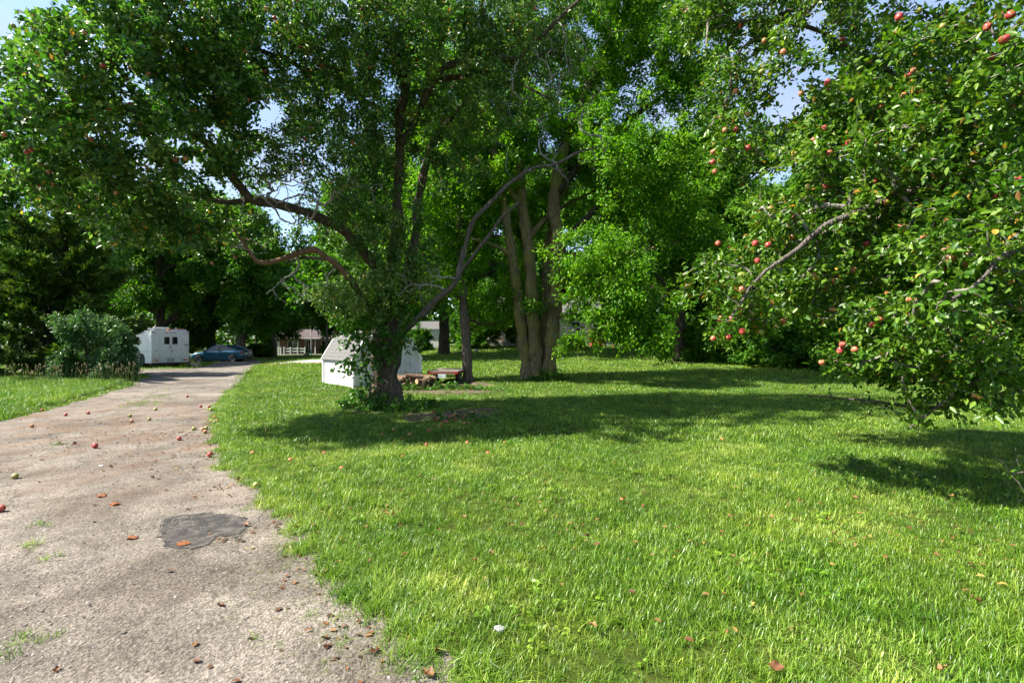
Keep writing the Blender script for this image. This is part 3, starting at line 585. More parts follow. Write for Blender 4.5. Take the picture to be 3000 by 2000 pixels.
link('tendrils', twig_mesh('tendrils', vs_, m_twig, vb, 0.003), vroot, 'stuff')
VA = leaf_arrays(vs_, 2100, 16, (0.07, 0.13), 0.72, 0.05, .2, .7, .45, 0.6, np.array(P(1120, 1020, 12.6)))
crown_with_leaves(vroot, VA, tints(2100, 17, .5, .2, .01, VA), m_leaf_vine, vb, 280, T6, 'foliage')

# ------------------------------------------------------------------ the apple tree leaning in from beyond the frame
b1 = Vector((6.9, 5.6, gz(6.9, 5.6)))
root = empty('apple_tree', b1, 'laden apple tree hanging low over the lawn, bright leaves full of red apples', 'tree', 'apple trees')
tk = crom([(6.9, 5.6, -.05, .30), (6.85, 5.6, .6, .26), (6.75, 5.55, 1.4, .24), (6.6, 5.5, 2.1, .23)], .12)
def LL(*pts): return crom(pts, .2)
lm = [LL((6.6, 5.5, 2.0, 0.0740), (5.6, 5.3, 2.9, 0.0601), (4.6, 5.1, 3.2, 0.0462), (3.5, 5.0, 2.9, 0.0324), (2.6, 4.9, 2.3, 0.0185), (2.2, 4.8, 1.9, 0.0092)),
      LL((6.6, 5.5, 2.1, 0.0740), (5.9, 5.8, 3.6, 0.0601), (5.0, 6.1, 4.8, 0.0462), (4.0, 6.3, 5.6, 0.0277), (3.0, 6.5, 5.9, 0.0139)),
      LL((6.6, 5.5, 1.9, 0.0601), (5.9, 4.9, 2.4, 0.0462), (5.0, 4.3, 2.5, 0.0370), (4.1, 3.9, 2.3, 0.0231), (3.3, 3.7, 1.9, 0.0116)),
      LL((6.7, 5.5, 1.6, 0.0555), (6.0, 5.0, 1.7, 0.0416), (5.2, 4.7, 1.5, 0.0277), (4.4, 4.6, 1.15, 0.0162), (3.7, 4.6, .85, 0.0069)),
      LL((6.6, 5.5, 2.1, 0.0647), (6.0, 4.7, 3.4, 0.0509), (5.0, 4.0, 4.2, 0.0370), (4.0, 3.6, 4.5, 0.0231), (3.2, 3.4, 4.6, 0.0092)),
      LL((6.6, 5.5, 2.1, 0.0647), (6.8, 6.4, 3.4, 0.0509), (6.4, 7.2, 4.5, 0.0324), (5.6, 7.6, 5.4, 0.0139)),
      LL((6.6, 5.5, 2.1, 0.0601), (7.6, 5.2, 3.4, 0.0462), (8.6, 5.0, 4.2, 0.0231)), LL((6.6, 5.5, 2.0, 0.0555), (7.0, 4.2, 3.0, 0.0416), (6.9, 3.0, 3.6, 0.0185))]
lm = [kink(q, .05, 70+i) for i, q in enumerate(lm)]
link('trunk', limb_mesh('trunk', tk, m_bark_apple, b1, 18, 0.04, .25, 5), root)
for i, q in enumerate(lm): link('limb', limb_mesh('limb', q, m_bark_dead, b1, 9, 0.015, 0, i+20), root)
blobs = [(2160, 880, 5.5, 150, 150, .7, 1.2), (2240, 720, 5.5, 110, 110, .6), (2300, 840, 7.2, 140, 110, .8, 1.2), (2380, 700, 7.6, 140, 130, .9, 1.0), (2550, 850, 7.2, 170, 120, .8, 1.1), (2100, 80, 6.8, 200, 130, .9, 1.0), (2110, 280, 6.6, 110, 110, .7, .7), (2250, 330, 6.0, 160, 190, .8), (2480, 220, 6.0, 260, 270, 1.3), (2330, 520, 5.6, 140, 140, .7, .8), (2560, 560, 5.4, 250, 230, 1.1),
         (2750, 300, 4.8, 260, 280, 1.0), (2900, 620, 4.0, 200, 220, .6, 1.1), (2700, 740, 4.8, 240, 170, .8), (2480, 900, 5.0, 170, 140, .7), (2680, 980, 4.9, 260, 120, .8), (2880, 900, 4.1, 200, 200, .6), (2860, 1130, 4.5, 210, 110, .6, 1.3), (2680, 1090, 5.0, 130, 70, .5, .6),
         (2950, 80, 4.2, 200, 250, .8), (2500, -120, 5.6, 350, 160, 1.3, .7), (3150, 500, 4.6, 250, 500, 1.2, .7), (3300, 300, 6.0, 300, 400, 1.8, .5), (2560, 1090, 5.2, 130, 60, .5, .4), (2880, 500, 6.5, 260, 420, 1.0, .8), (2700, 550, 7.0, 260, 350, 1.0, .6)]
tg = blob_targets(blobs, 3600, 41, 17, .25)
px_ = 1500+tg[:, 0]/tg[:, 1]*F; py_ = 1000-(tg[:, 2]-CAM_H)/tg[:, 1]*F
tg = tg[~((((px_-2310)/60)**2+((py_-530)/50)**2 < 1) | (py_ > 1225) | (tg[:, 1] < 2.3))]
sk = grow(lm, tg, 9, 4, .12, .04)
link('twigs', twig_mesh('twigs', sk, m_twig_grey, b1, 0.0045), root, 'stuff')
A = leaf_arrays(sk, 106000, 43, (0.050, 0.088), 0.50, 0.055, .2, .5, .25, .35, np.array([5.5, 5.6, 2.6]))
A = sub(A, A['p'][:, 1] > 2.0)
crown_with_leaves(root, A, tints(len(A['p']), 44, .52, .20, .022, A, .16), m_leaf_apple, b1, 300, T6)
RT = [(2065,40),(2110,25),(2165,62),(2295,38),(2322,35),(2268,63),(2307,92),(2280,130),(2098,163),(2085,175),(2100,208),(2074,220),(1935,90),(1755,95),(1665,300),(1690,298),(1638,350),(1637,373),(1642,395),(1717,263),(1717,340),(1870,323),(1893,297),(1800,345),(1825,355),(2025,243),(2340,413),(2045,440),(2010,415),(2135,435),(2035,465),(1960,497),(1887,467),(1895,430),(1855,432),(1822,545),(1765,563),(1735,560),(1740,600),(2071,523),(2122,545),(2183,597),(2273,592),(1917,645),(1930,637),(1963,622),(1702,632),(1703,665),(1700,715),(1730,720),(1655,733),(1680,733),(1705,762),(1748,763),(1638,778),(1675,775),(1783,748),(1800,738),(1935,792),(1930,805),(1963,803),(1888,833),(2003,747),(2020,733),(2090,688),(2100,643),(2050,590),(1990,560),(1650,560),(1770,480),(1828,500),(1700,60),(1800,120),(1750,165),(1900,190),(1840,215),(1690,210),(1950,330),(2200,330),(2150,250)]
hang_apples(root, b1, sk, [(a*S1, b_*S1) for a, b_ in RT], 4, 30, 0.028, 0.036)
# low twiggy bough sweeping over the grass, nearly bare
q = LL((6.0, 5.0, 1.7, .05), (5.3, 5.0, 1.15, .035), (4.6, 5.1, .9, .025), (3.9, 5.3, .95, .015), (3.3, 5.4, 1.0, .006))
link('low_bough', limb_mesh('low_bough', q, m_bark_dead, b1, 7, .004, 0, 1), root)
q2 = LL((5.1, 4.75, 1.4, .03), (4.9, 4.5, .95, .02), (4.75, 4.3, .62, .014), (4.55, 4.2, .5, .008), (4.25, 4.1, .48, .004))
link('low_bough', limb_mesh('low_bough', q2, m_bark_dead, b1, 7, .004, 0, 2), root)
R = np.random.default_rng(5); c_ = np.concatenate([q[4:, :3]+R.normal(0, .14, (len(q)-4, 3)) for _ in range(3)]+[q2[3:, :3]+R.normal(0, .13, (len(q2)-3, 3)) for _ in range(3)])
bs = grow([q, q2], c_, 3, 3, .1); link('bough_twigs', twig_mesh('bough_twigs', bs, m_bark_dead, b1, .003), root, 'stuff')
BA = leaf_arrays(bs, 170, 6, (.04, .07), .5, .02, .3); link('bough_leaves', leaf_mesh('bough_leaves', BA, tints(170, 7), m_leaf_apple, b1, T6), root, 'stuff')
# ------------------------------------------------------------------ trees of the garden and beyond
ab = G(1572, 19.2)
root = empty('ash_tree', ab, 'tall ash tree with several upright furrowed trunks on the lawn', 'tree')
D = 19.2
st = [L3([(1548, 1122, D, 0.2580), (1542, 1060, D, 0.2322), (1525, 940, D, 0.2150), (1510, 820, D, 0.1978), (1492, 700, D, 0.1806), (1470, 560, D-.1, 0.1548), (1440, 400, D-.3, 0.1290), (1410, 200, D-.6, 0.0946), (1380, 0, D-.8, 0.0602), (1350, -150, D-1, 0.0258)], .12),
      L3([(1572, 1124, D-.1, 0.2752), (1570, 1060, D-.1, 0.2494), (1562, 940, D-.1, 0.2322), (1556, 820, D, 0.2150), (1545, 700, D, 0.2064), (1530, 600, D, 0.1892), (1520, 450, D+.1, 0.1634), (1530, 280, D+.3, 0.1290), (1550, 80, D+.4, 0.0946), (1570, -120, D+.5, 0.0516)], .12),
      L3([(1606, 1120, D-.1, 0.2838), (1612, 1050, D-.1, 0.2580), (1622, 940, D-.1, 0.2494), (1632, 800, D-.1, 0.2494), (1632, 680, D, 0.2408), (1622, 600, D, 0.2236), (1640, 480, D, 0.1892), (1690, 330, D, 0.1548), (1760, 180, D-.2, 0.1204), (1840, 20, D-.4, 0.0860), (1900, -120, D-.5, 0.0430)], .12),
      L3([(1590, 1115, D+.4, 0.2236), (1595, 1000, D+.5, 0.1978), (1600, 850, D+.6, 0.1806), (1610, 700, D+.8, 0.1548), (1650, 560, D+1, 0.1290), (1720, 420, D+1.2, 0.1032), (1800, 300, D+1.3, 0.0688)], .12)]
lb = [L3([(1632, 720, D, .15), (1700, 660, D-.2, .13), (1790, 560, D-.4, .11), (1880, 470, D-.6, .09), (1980, 400, D-.8, .05)]), L3([(1635, 560, D, .15), (1740, 440, D, .13), (1860, 340, D-.2, .11), (1960, 270, D-.4, .08), (2060, 200, D-.6, .05)]),
      L3([(1622, 900, D, .10), (1700, 860, D-.8, .085), (1780, 830, D-1.6, .07), (1860, 870, D-2.4, .05), (1930, 950, D-2.8, .03), (1960, 1030, D-3, .012)]), L3([(1530, 600, D, .12), (1470, 540, D-.4, .10), (1400, 500, D-.8, .08), (1330, 490, D-1.2, .05), (1260, 520, D-1.5, .03)]),
      L3([(1632, 760, D, .12), (1720, 740, D-.5, .10), (1850, 740, D-1, .09), (1980, 710, D-1.4, .07), (2090, 690, D-1.8, .04)]), L3([(1515, 760, D, .10), (1450, 720, D-.3, .08), (1370, 700, D-.7, .06), (1290, 720, D-1, .03)]),
      L3([(1545, 700, D, .12), (1600, 640, D+.4, .1), (1660, 600, D+1, .08), (1740, 560, D+1.8, .04)])]
for i, q in enumerate(st): link('trunk', limb_mesh('trunk', q, m_bark_ash, ab, 84, 0.03, .22, i+1), root)
for i, q in enumerate(lb): link('limb', limb_mesh('limb', q, m_bark_dark if i < 2 else m_bark_ash, ab, 9, 0.015, 0, i+5), root)
blobs = [(1430, 330, 19, 220, 220, 2.0), (1300, 560, 18.2, 150, 130, 1.4), (1260, 760, 18.6, 130, 120, 1.3), (1420, 700, 20.5, 120, 150, 1.2, .5), (1620, 150, 19.5, 260, 230, 2.2), (1800, 260, 18.8, 220, 230, 2.0), (1880, 520, 18, 230, 190, 1.8), (2030, 640, 17.4, 140, 120, 1.3), (1740, 520, 20, 160, 150, 1.6, .9), (1560, 520, 20.6, 130, 150, 1.1, .9), (1480, 480, 20, 120, 120, 1.2, .7), (1660, 380, 19.8, 160, 160, 1.5, .7),
         (1780, 760, 17, 190, 90, 1.3, 1.3), (1850, 900, 16.5, 150, 90, 1.0, 2.0), (1720, 850, 17.2, 130, 50, .9, 1.3), (1910, 1010, 16.2, 90, 60, .6, 2.0), (1600, -110, 19, 400, 160, 2.4, .4), (1900, 30, 18.6, 230, 200, 2.2), (1250, 100, 19.6, 200, 250, 2.0, .7), (1560, 900, 18.3, 60, 25, .5, .35), (1460, 870, 19.5, 80, 70, .8, .5), (1690, 930, 18, 70, 50, .7, .5), (1790, 980, 17, 90, 60, .7, .6), (1650, 1010, 17.6, 40, 30, .4, .25), (2050, 380, 18.5, 130, 200, 1.5, .8)]
sk = grow(st+lb, blob_targets(blobs, 3300, 51, 16, .19), 13, 4, .12, .05)
link('twigs', twig_mesh('twigs', sk, m_bark_dark, ab, .006), root, 'stuff')
A = leaf_arrays(sk, 195000, 53, (.10, .19), .44, .14, .15, .45, .45, .35, np.array([ab.x+1, ab.y, 8.0]))
link('crown', leaf_mesh('crown', A, tints(len(A['p']), 54, .45, .17, 0, A), m_leaf_ash, ab), root, 'stuff')

# slender tree by the trailer
sb = G(1370, 18.6); root = empty('slender_tree', sb, 'slender straight-trunked tree standing beside the little trailer', 'tree'); D = 18.6
st = [L3([(1372, 1128, D, .22), (1370, 1090, D, .19), (1366, 1000, D, .175), (1358, 900, D, .165), (1350, 780, D+.1, .15), (1345, 650, D+.2, .13), (1350, 500, D+.4, .10), (1340, 350, D+.6, .06)])]
lb = [L3([(1356, 880, D, .07), (1300, 850, D-.2, .055), (1240, 840, D-.4, .035), (1190, 860, D-.6, .015)]), L3([(1350, 760, D, .07), (1420, 700, D+.4, .05), (1480, 690, D+.6, .02)]), L3([(1362, 930, D, .06), (1420, 950, D+.5, .04), (1480, 940, D+.8, .015)])]
link('trunk', limb_mesh('trunk', st[0], m_bark_grey, sb, 48, .012, .18, 4), root)
for i, q in enumerate(lb): link('limb', limb_mesh('limb', q, m_bark_dark, sb, 7, .01, 0, i), root)
sk = grow(st+lb, blob_targets([(1230, 850, 18.2, 110, 60, 1.0), (1330, 640, 19.5, 140, 150, 1.3), (1430, 880, 19.8, 100, 70, 1.0, .8), (1340, 420, 19.6, 150, 160, 1.6)], 620, 61, 10, .28), 14, 4, .12, .05)
link('twigs', twig_mesh('twigs', sk, m_bark_dark, sb, .006), root, 'stuff')
A = leaf_arrays(sk, 26000, 63, (.10, .18), .5, .15, .15, .9, .4)
link('crown', leaf_mesh('crown', A, tints(len(A['p']), 64, .5, .17, 0, A), m_leaf_ash, sb), root, 'stuff')

# kinds of tree for the background, built at the origin
def proto(name, H, Rc, z0, seed, nl, L, leaf, bark, tr=.28, clumps=26, flat=1.0, up=.4, droop=.3, ratio=.55, nt_=760, forks=5, spread=.30, mean=.42):
    R = np.random.default_rng(seed); h = np.array([0, .12, .3, .5, .7, .9])
    tp = np.c_[R.normal(0, .12, 6)*h*3, R.normal(0, .12, 6)*h*3, h*H*.8, tr*(1-.85*h)]; tp[0, 2] = -.15; tp[0, :2] = 0
    t = crom(tp, .5); ls = []
    for i in range(forks+4):
        f = R.uniform(.22, .72); k = int(f*len(t)); a = i*2.4+R.uniform(-.4, .4); ln = Rc*R.uniform(.55, .95)*(1-.4*max(0, f-.4)); s = t[k]
        e = s[:3]+np.array([math.cos(a)*ln, math.sin(a)*ln, ln*R.uniform(.25, .8)]); mdl = s[:3]*.5+e*.5+np.array([0, 0, ln*.12])
        ls.append(crom([(*s[:3], s[3]*.55), (*mdl, s[3]*.38), (*e, s[3]*.12)], .5))
    cz = (z0+H)/2; cr = np.array([Rc, Rc, (H-z0)/2])
    cc = unit(R.normal(0, 1, (clumps, 3)))*(.45+.5*R.random((clumps, 1))); q = cc[R.integers(0, clumps, nt_)]+R.normal(0, .135, (nt_, 3))*np.array([1, 1, flat])
    tg = np.array([0, 0, cz])+q*cr; tg = tg[tg[:, 2] > z0*.8]
    sk = grow([t]+ls, tg, seed, 4, .1, .05)
    A = leaf_arrays(sk, nl, seed+1, L, ratio, spread, .1, up, droop, .4, np.array([0, 0, cz]))
    r = empty(name, (0, 0, 0), 'x', 'tree')
    link('trunk', limb_mesh('trunk', t, bark, (0, 0, 0), 12, .05, tr, seed), r)
    mb = [limb_mesh('limb', l, bark, (0, 0, 0), 6, .02, 0, seed+i) for i, l in enumerate(ls)]
    for me in mb: link('limb', me, r)
    link('twigs', twig_mesh('twigs', sk, bark, (0, 0, 0), .012, .45, .1), r, 'stuff')
    link('crown', leaf_mesh('crown', A, tints(len(A['p']), seed+2, mean, .17, 0, A, .16), leaf, (0, 0, 0)), r, 'stuff')
    return r
PR = {'maple': proto('maple_tree', 16, 6.2, 2.2, 101, 56000, (.25, .43), m_leaf_far, m_bark_grey, .55, 34),
      'walnut': proto('walnut_tree', 17.5, 6.6, 3.2, 111, 54000, (.27, .48), m_leaf_far, m_bark_dark, .42, 30, .55, .4, .5, .36),
      'locust': proto('locust_tree', 19, 5.8, 3.4, 121, 52000, (.24, .42), m_leaf_pale, m_bark_dark, .35, 34, .5, .4, .4, .4, mean=.5),
      'thicket': proto('thicket_tree', 11, 4.4, .3, 131, 46000, (.2, .34), m_leaf_far, m_bark_dark, .2, 34, 1, .7, .3, .55, mean=.34)}
used = set()
def put(kind, px, d, scale, rz, label, group=None, zs=1.0):
    r = PR[kind]
    if kind in used: r = copy_tree(r)
    used.add(kind); g_ = G(px, d); r.location = g_; r.rotation_euler = (0, 0, rz); r.scale = (scale, scale, scale*zs)
    tag(r, label, 'tree', group or 'trees round the garden'); return r
TREES = [('thicket', 1545, 42, .62, 3.9, 'small leafy tree between the lawn ash and the cream house'), ('thicket', 1830, 41, .6, .9, 'small leafy tree before the red wooden steps railing'), ('walnut', 470, 47, 1.05, .3, 'dark walnut tree with a forked trunk right behind the white truck'), ('maple', 708, 50, 1.0, 1.2, 'maple with a stout grey trunk just beyond the blue car'),
 ('walnut', 620, 58, 1.2, 2.0, 'dark tree behind the parked cars, between walnut and maple'), ('maple', 800, 60, .75, 2.9, 'rounded tree shading the end of the brick house'), ('locust', 110, 36, .95, .5, 'pale airy locust tree rising above the cedar'),
 ('locust', 330, 52, 1.05, 2.4, 'tall pale locust between the cedar and the walnut'), ('maple', 1010, 66, 1.1, 4.2, 'light green maple rising behind the white shed'),
 ('maple', 960, 84, 1.1, .9, 'tall tree behind the brick house roof'), ('walnut', 780, 92, 1.2, 5.0, 'tall dark tree far behind the white fence'), ('maple', 1115, 31, .78, 5.3, 'dense maple behind the trunk of the old apple tree'),
 ('walnut', 1300, 35.5, 1.0, 3.3, 'old double-trunked tree in shade before the white panel fence'), ('thicket', 1390, 44, .62, 1.1, 'dark bushy tree beside the end of the porch'), ('maple', 1480, 62, 1.45, .2, 'broad maple standing behind the cream house porch'),
 ('walnut', 1650, 60, 1.45, 1.7, 'dark tall tree behind the cream house wall'), ('maple', 1900, 58, 1.4, 3.8, 'maple behind the red steps of the cream house'), ('walnut', 1992, 28.5, .82, 2.2, 'shade tree with a bare straight trunk at the lawn edge'),
 ('locust', 2210, 52, .95, 4.4, 'pale feathery tree glimpsed between the ash and the laden apple'), ('maple', 2330, 36, .8, .6, 'dense tree behind the hedge shrubs'), ('thicket', 2080, 33, .85, 2.5, 'bushy dark tree next to the bare straight trunk'),
 ('maple', 2560, 31, .8, 5.6, 'green tree seen through the laden apple tree'), ('walnut', 2800, 28, .8, 3.0, 'dark tree behind the low right apple boughs'), ('thicket', 3060, 22, .9, 1.9, 'bushy tree at the edge of the picture beyond the shaded lawn'), ('thicket', 1180, 60, .8, 5.0, 'bushy tree beyond the shed and woodpile'),
 ('thicket', 560, 54, .75, .4, 'low leafy tree filling the gap above the blue car'), ('thicket', 860, 80, .8, 3.6, 'low bushy tree beside the brick house gable'), ('maple', 250, 64, .9, 2.2, 'distant maple low behind the cedar'), ('walnut', 2200, 66, 1.1, .8, 'tall dark tree in the gap right of the cream house')]
for i, t in enumerate(TREES): put(*t)

# shrubs along the edges
def bush_proto(seed, leaf, nl, L, ratio, mean, name):
    R = np.random.default_rng(seed); ls = []
    for i in range(9):
        a = i*2.4; e = np.array([math.cos(a)*R.uniform(.3, 1.0), math.sin(a)*R.uniform(.3, 1.0), R.uniform(.9, 1.7)])
        ls.append(crom([(math.cos(a)*.08, math.sin(a)*.08, -.05, .03), (*(e*.5+np.array([0, 0, .15])), .02), (*e, .007)], .2))
    cc = unit(R.normal(0, 1, (22, 3)))*.75; cc[:, 2] = np.abs(cc[:, 2])*1.1-.05
    q = cc[R.integers(0, 22, 420)]*np.array([1.25, 1.25, 1.9])+R.normal(0, .22, (420, 3)); q = q[q[:, 2] > .05]
    sk = grow(ls, q, seed, 4, .1); A = leaf_arrays(sk, nl, seed+1, L, ratio, .07, .1, .7, .3, .5, np.array([0, 0, .8])); A = sub(A, A['p'][:, 2] > .02)
    r = empty(name, (0, 0, 0), 'x', 'shrub')
    for q in ls: link('stem', limb_mesh('stem', q, m_bark_dark, (0, 0, 0), 5, 0, 0, 1), r)
    link('twigs', twig_mesh('twigs', sk, m_bark_dark, (0, 0, 0), .004), r, 'stuff')
    link('crown', leaf_mesh('crown', A, tints(len(A['p']), seed+2, mean, .17, 0, A), leaf, (0, 0, 0)), r, 'stuff'); return r
BP = {'grey': bush_proto(201, m_leaf_shrub, 26000, (.065, .115), .5, .5, 'shrub'), 'green': bush_proto(211, m_leaf_far, 24000, (.10, .17), .55, .36, 'shrub')}
usedb = set()
for kind, px, d, sc, rz, zs, label in (('grey', 270, 18.6, 1.15, .4, 1.3, 'round grey-green shrub before the cedar at the drive edge'),
   ('green', 2140, 28, 1.9, 0, 1.0, 'dark hedge shrub nearest the bare straight trunk'), ('green', 2270, 25.5, 1.9, 1.1, .95, 'broad dark hedge shrub in the middle of the row'), ('green', 2390, 23.6, 1.7, 2.3, .9, 'dark hedge shrub nearest the low apple branch'),
   ('green', 2500, 24, 1.7, 3.0, .9, 'hedge shrub behind the hanging apple branch tips'), ('green', 2640, 22, 1.8, 4.0, 1.0, 'large shrub behind the laden apple tree'), ('green', 2800, 20, 1.7, 5.0, 1.0, 'shrub beyond the shaded lawn corner'), ('green', 2960, 18.5, 1.6, 5.7, 1.0, 'shrub at the far edge of the lawn by the picture border'),
   ('green', 1225, 43, 1.3, 1.2, .9, 'small shrub before the white panel fence'), ('green', 1395, 42, 1.3, .7, .9, 'dark shrub at the corner of the porch'), ('green', 1850, 44, 1.3, 2.7, .9, 'shrub beside the red wooden steps'), ('green', 960, 66, 1.2, 3.7, .7, 'low bush beside the brick house post'), ('green', 1680, 45.6, .9, 1.9, .7, 'low shrub against the cream siding'),
   ('green', 430, 44, 1.6, 2.2, 1.0, 'bush behind the white truck'), ('green', 760, 56, 1.3, 5.2, .7, 'pale bush between the maple and the white fence'), ('green', 2030, 32, 1.7, .9, 1.0, 'dark shrub behind the bare straight trunk')):
    r = BP[kind]
    if kind in usedb: r = copy_tree(r)
    usedb.add(kind); r.location = G(px, d); r.rotation_euler = (0, 0, rz); r.scale = (sc, sc, sc*zs); tag(r, label, 'shrub', 'shrubs round the garden')

# cedar
cb = G(150, 21.5); root = empty('cedar_tree', cb, 'dark ragged cedar with upswept branches left of the drive', 'tree')
R = np.random.default_rng(301); H = 8.2
t = crom([(cb.x, cb.y, cb.z-.1, .26), (cb.x+.1, cb.y, cb.z+2.5, .2), (cb.x+.2, cb.y, cb.z+5, .12), (cb.x+.3, cb.y, cb.z+H*.95, .03)], .3); ls, tgt = [], []
for i in range(96):
    f = R.uniform(.01, .95); s = t[int(f*(len(t)-1))]; a = i*2.39+R.uniform(-.3, .3); ln = (4.4*(1-f)**.8+.35)*R.uniform(.55, 1.15)
    dirn = np.array([math.cos(a), math.sin(a), R.uniform(.10, .40)+.45*f]); e = s[:3]+dirn*ln; mdl = s[:3]+dirn*ln*.55-np.array([0, 0, .06*ln])
    l_ = crom([(*s[:3], max(.015, s[3]*.3)), (*mdl, .02), (*e, .006)], .25); ls.append(l_)
    k = max(6, int(ln*13)); w = R.random(k)**.6; ii_ = (w*(len(l_)-1)).astype(int)
    tgt.append(l_[ii_, :3]+R.normal(0, 1, (k, 3))*np.array([.24, .24, .12])*(1.15-w[:, None]*.75)+dirn*.15)
link('trunk', limb_mesh('trunk', t, m_bark_dark, cb, 10, .02, .2, 3), root)
for q in ls: link('limb', limb_mesh('limb', q, m_bark_dark, cb, 5, 0, 0, 1), root)
tgt = np.concatenate(tgt); tgt = tgt[tgt[:, 2] > cb.z+.15]
sk = grow(ls, tgt, 15, 3, .1, .03); link('twigs', twig_mesh('twigs', sk, m_bark_dark, cb, .004), root, 'stuff')
A = leaf_arrays(sk, 82000, 303, (.16, .36), .20, .05, .1, .6, -.08, .6, np.array([cb.x, cb.y, cb.z+2.5]), rand=.20)
link('crown', leaf_mesh('crown', A, tints(len(A['p']), 304, .42, .22, 0, A, .2), m_needle, cb), root, 'stuff')

# the wood far behind everything, one mass of leaves
R = np.random.default_rng(401); nT = 44000
x = R.uniform(-190, 190, nT); top = 11+3*np.sin(x*.11)+2*np.sin(x*.31+1)+1.5*np.sin(x*.73)
yb = 104+6*np.sin(x*.05)+R.normal(0, 2.5, nT); z = R.random(nT)**.85*top
A = dict(p=np.c_[x, yb, z+.6], d=unit(R.normal(0, 1, (nT, 3))), n=None, l=R.uniform(.7, 1.3, nT), k=(x*.5+200).astype(int))
nn = R.normal(0, .6, (nT, 3))+np.array([-.2, -.3, .7]); A['n'] = unit(nn-(nn*A['d']).sum(1, keepdims=True)*A['d']); A['w'] = A['l']*.7
tag(link('treeline', leaf_mesh('treeline', A, tints(nT, 402, .4, .18, 0, A), m_leaf_far, (0, 0, 0)), None, 'stuff'), 'far green wood closing the view behind the houses', 'wood')
# ------------------------------------------------------------------ scatter: grass, pebbles, litter
def scatter(name, pts, rotz, tilt, scale, idx, sources, label, cat):
    n = len(pts); me = bpy.data.meshes.new(name); me.vertices.add(n); me.vertices.foreach_set('co', np.asarray(pts, np.float32).ravel())
    ro = np.c_[tilt[:, 0], tilt[:, 1], rotz].astype(np.float32); sc = np.repeat(np.asarray(scale, np.float32)[:, None], 3, 1) if np.ndim(scale) == 1 else np.asarray(scale, np.float32)
    for nm, ty, ar in (('rot', 'FLOAT_VECTOR', ro), ('siz', 'FLOAT_VECTOR', sc)):
        a = me.attributes.new(nm, ty, 'POINT'); a.data.foreach_set('vector', ar.ravel())
    a = me.attributes.new('pick', 'INT', 'POINT'); a.data.foreach_set('value', np.asarray(idx, np.int32))
    o = link(name, me, None, 'stuff'); tag(o, label, cat)
    c = bpy.data.collections.new(name+'_kinds')
    for s in sources: c.objects.link(s)
    ng = bpy.data.node_groups.new(name, 'GeometryNodeTree'); ng.interface.new_socket('Geometry', in_out='INPUT', socket_type='NodeSocketGeometry'); ng.interface.new_socket('Geometry', in_out='OUTPUT', socket_type='NodeSocketGeometry')
    N = ng.nodes; gi = N.new('NodeGroupInput'); go = N.new('NodeGroupOutput'); ip = N.new('GeometryNodeInstanceOnPoints'); ci = N.new('GeometryNodeCollectionInfo')
    ci.inputs['Collection'].default_value = c; ci.inputs['Separate Children'].default_value = True; ci.inputs['Reset Children'].default_value = True
    def at(nm, ty):
        q = N.new('GeometryNodeInputNamedAttribute'); q.data_type = ty; q.inputs['Name'].default_value = nm; return q.outputs['Attribute']
    ng.links.new(gi.outputs[0], ip.inputs['Points']); ng.links.new(ci.outputs[0], ip.inputs['Instance']); ip.inputs['Pick Instance'].default_value = True
    ng.links.new(at('pick', 'INT'), ip.inputs['Instance Index']); ng.links.new(at('rot', 'FLOAT_VECTOR'), ip.inputs['Rotation']); ng.links.new(at('siz', 'FLOAT_VECTOR'), ip.inputs['Scale'])
    ng.links.new(ip.outputs[0], go.inputs[0])
    md = o.modifiers.new('scatter', 'NODES'); md.node_group = ng
    return o
# grass shader: hue by place (drier and fresher patches) and by blade
m_grass = bpy.data.materials.new('grass_blade'); m_grass.use_nodes = True; n = m_grass.node_tree; n.nodes.clear()
go_ = n.nodes.new('ShaderNodeOutputMaterial'); b = n.nodes.new('ShaderNodeBsdfPrincipled'); tr = n.nodes.new('ShaderNodeBsdfTranslucent'); xs = n.nodes.new('ShaderNodeMixShader')
a = n.nodes.new('ShaderNodeAttribute'); a.attribute_name = 'tint'
r = ramp(n, [(0.0, (0.036, 0.098, 0.006)), (0.4, (0.108, 0.215, 0.012)), (0.75, (0.24, 0.365, 0.040)), (0.86, (0.34, 0.42, 0.10)), (1.0, (0.50, 0.43, 0.22))]); n.links.new(a.outputs['Fac'], r.inputs['Fac'])
zp = pos_noise(n, 0.55, 5, 0.65); rz_ = ramp(n, [(0.34, (0.62, 0.82, 0.5)), (0.5, (1.0, 1.0, 1.0)), (0.60, (1.25, 1.12, 1.35)), (0.72, (1.75, 1.38, 2.4))]); n.links.new(zp.outputs['Fac'], rz_.inputs['Fac'])
gc = mixc(n, 1.0, r.outputs['Color'], rz_.outputs['Color'], 'MULTIPLY'); zq = pos_noise(n, 3.1, 4, .6); rq = ramp(n, [(.36, (.72, .82, .7)), (.64, (1.28, 1.18, 1.2))]); n.links.new(zq.outputs['Fac'], rq.inputs['Fac']); gc = mixc(n, 1.0, gc, rq.outputs['Color'], 'MULTIPLY')
oi = n.nodes.new('ShaderNodeObjectInfo'); ro_ = ramp(n, [(0, (0.72, 0.78, 0.7)), (1, (1.25, 1.2, 1.2))]); n.links.new(oi.outputs['Random'], ro_.inputs['Fac'])
gc = mixc(n, 1.0, gc, ro_.outputs['Color'], 'MULTIPLY')
n.links.new(gc, b.inputs['Base Color']); b.inputs['Roughness'].default_value = 0.4; b.inputs['Specular IOR Level'].default_value = 0.5
n.links.new(mixc(n, 1.0, gc, (1.15, 1.2, .6), 'MULTIPLY'), tr.inputs['Color']); xs.inputs[0].default_value = 0.35
n.links.new(b.outputs[0], xs.inputs[1]); n.links.new(tr.outputs[0], xs.inputs[2]); n.links.new(xs.outputs[0], go_.inputs[0])
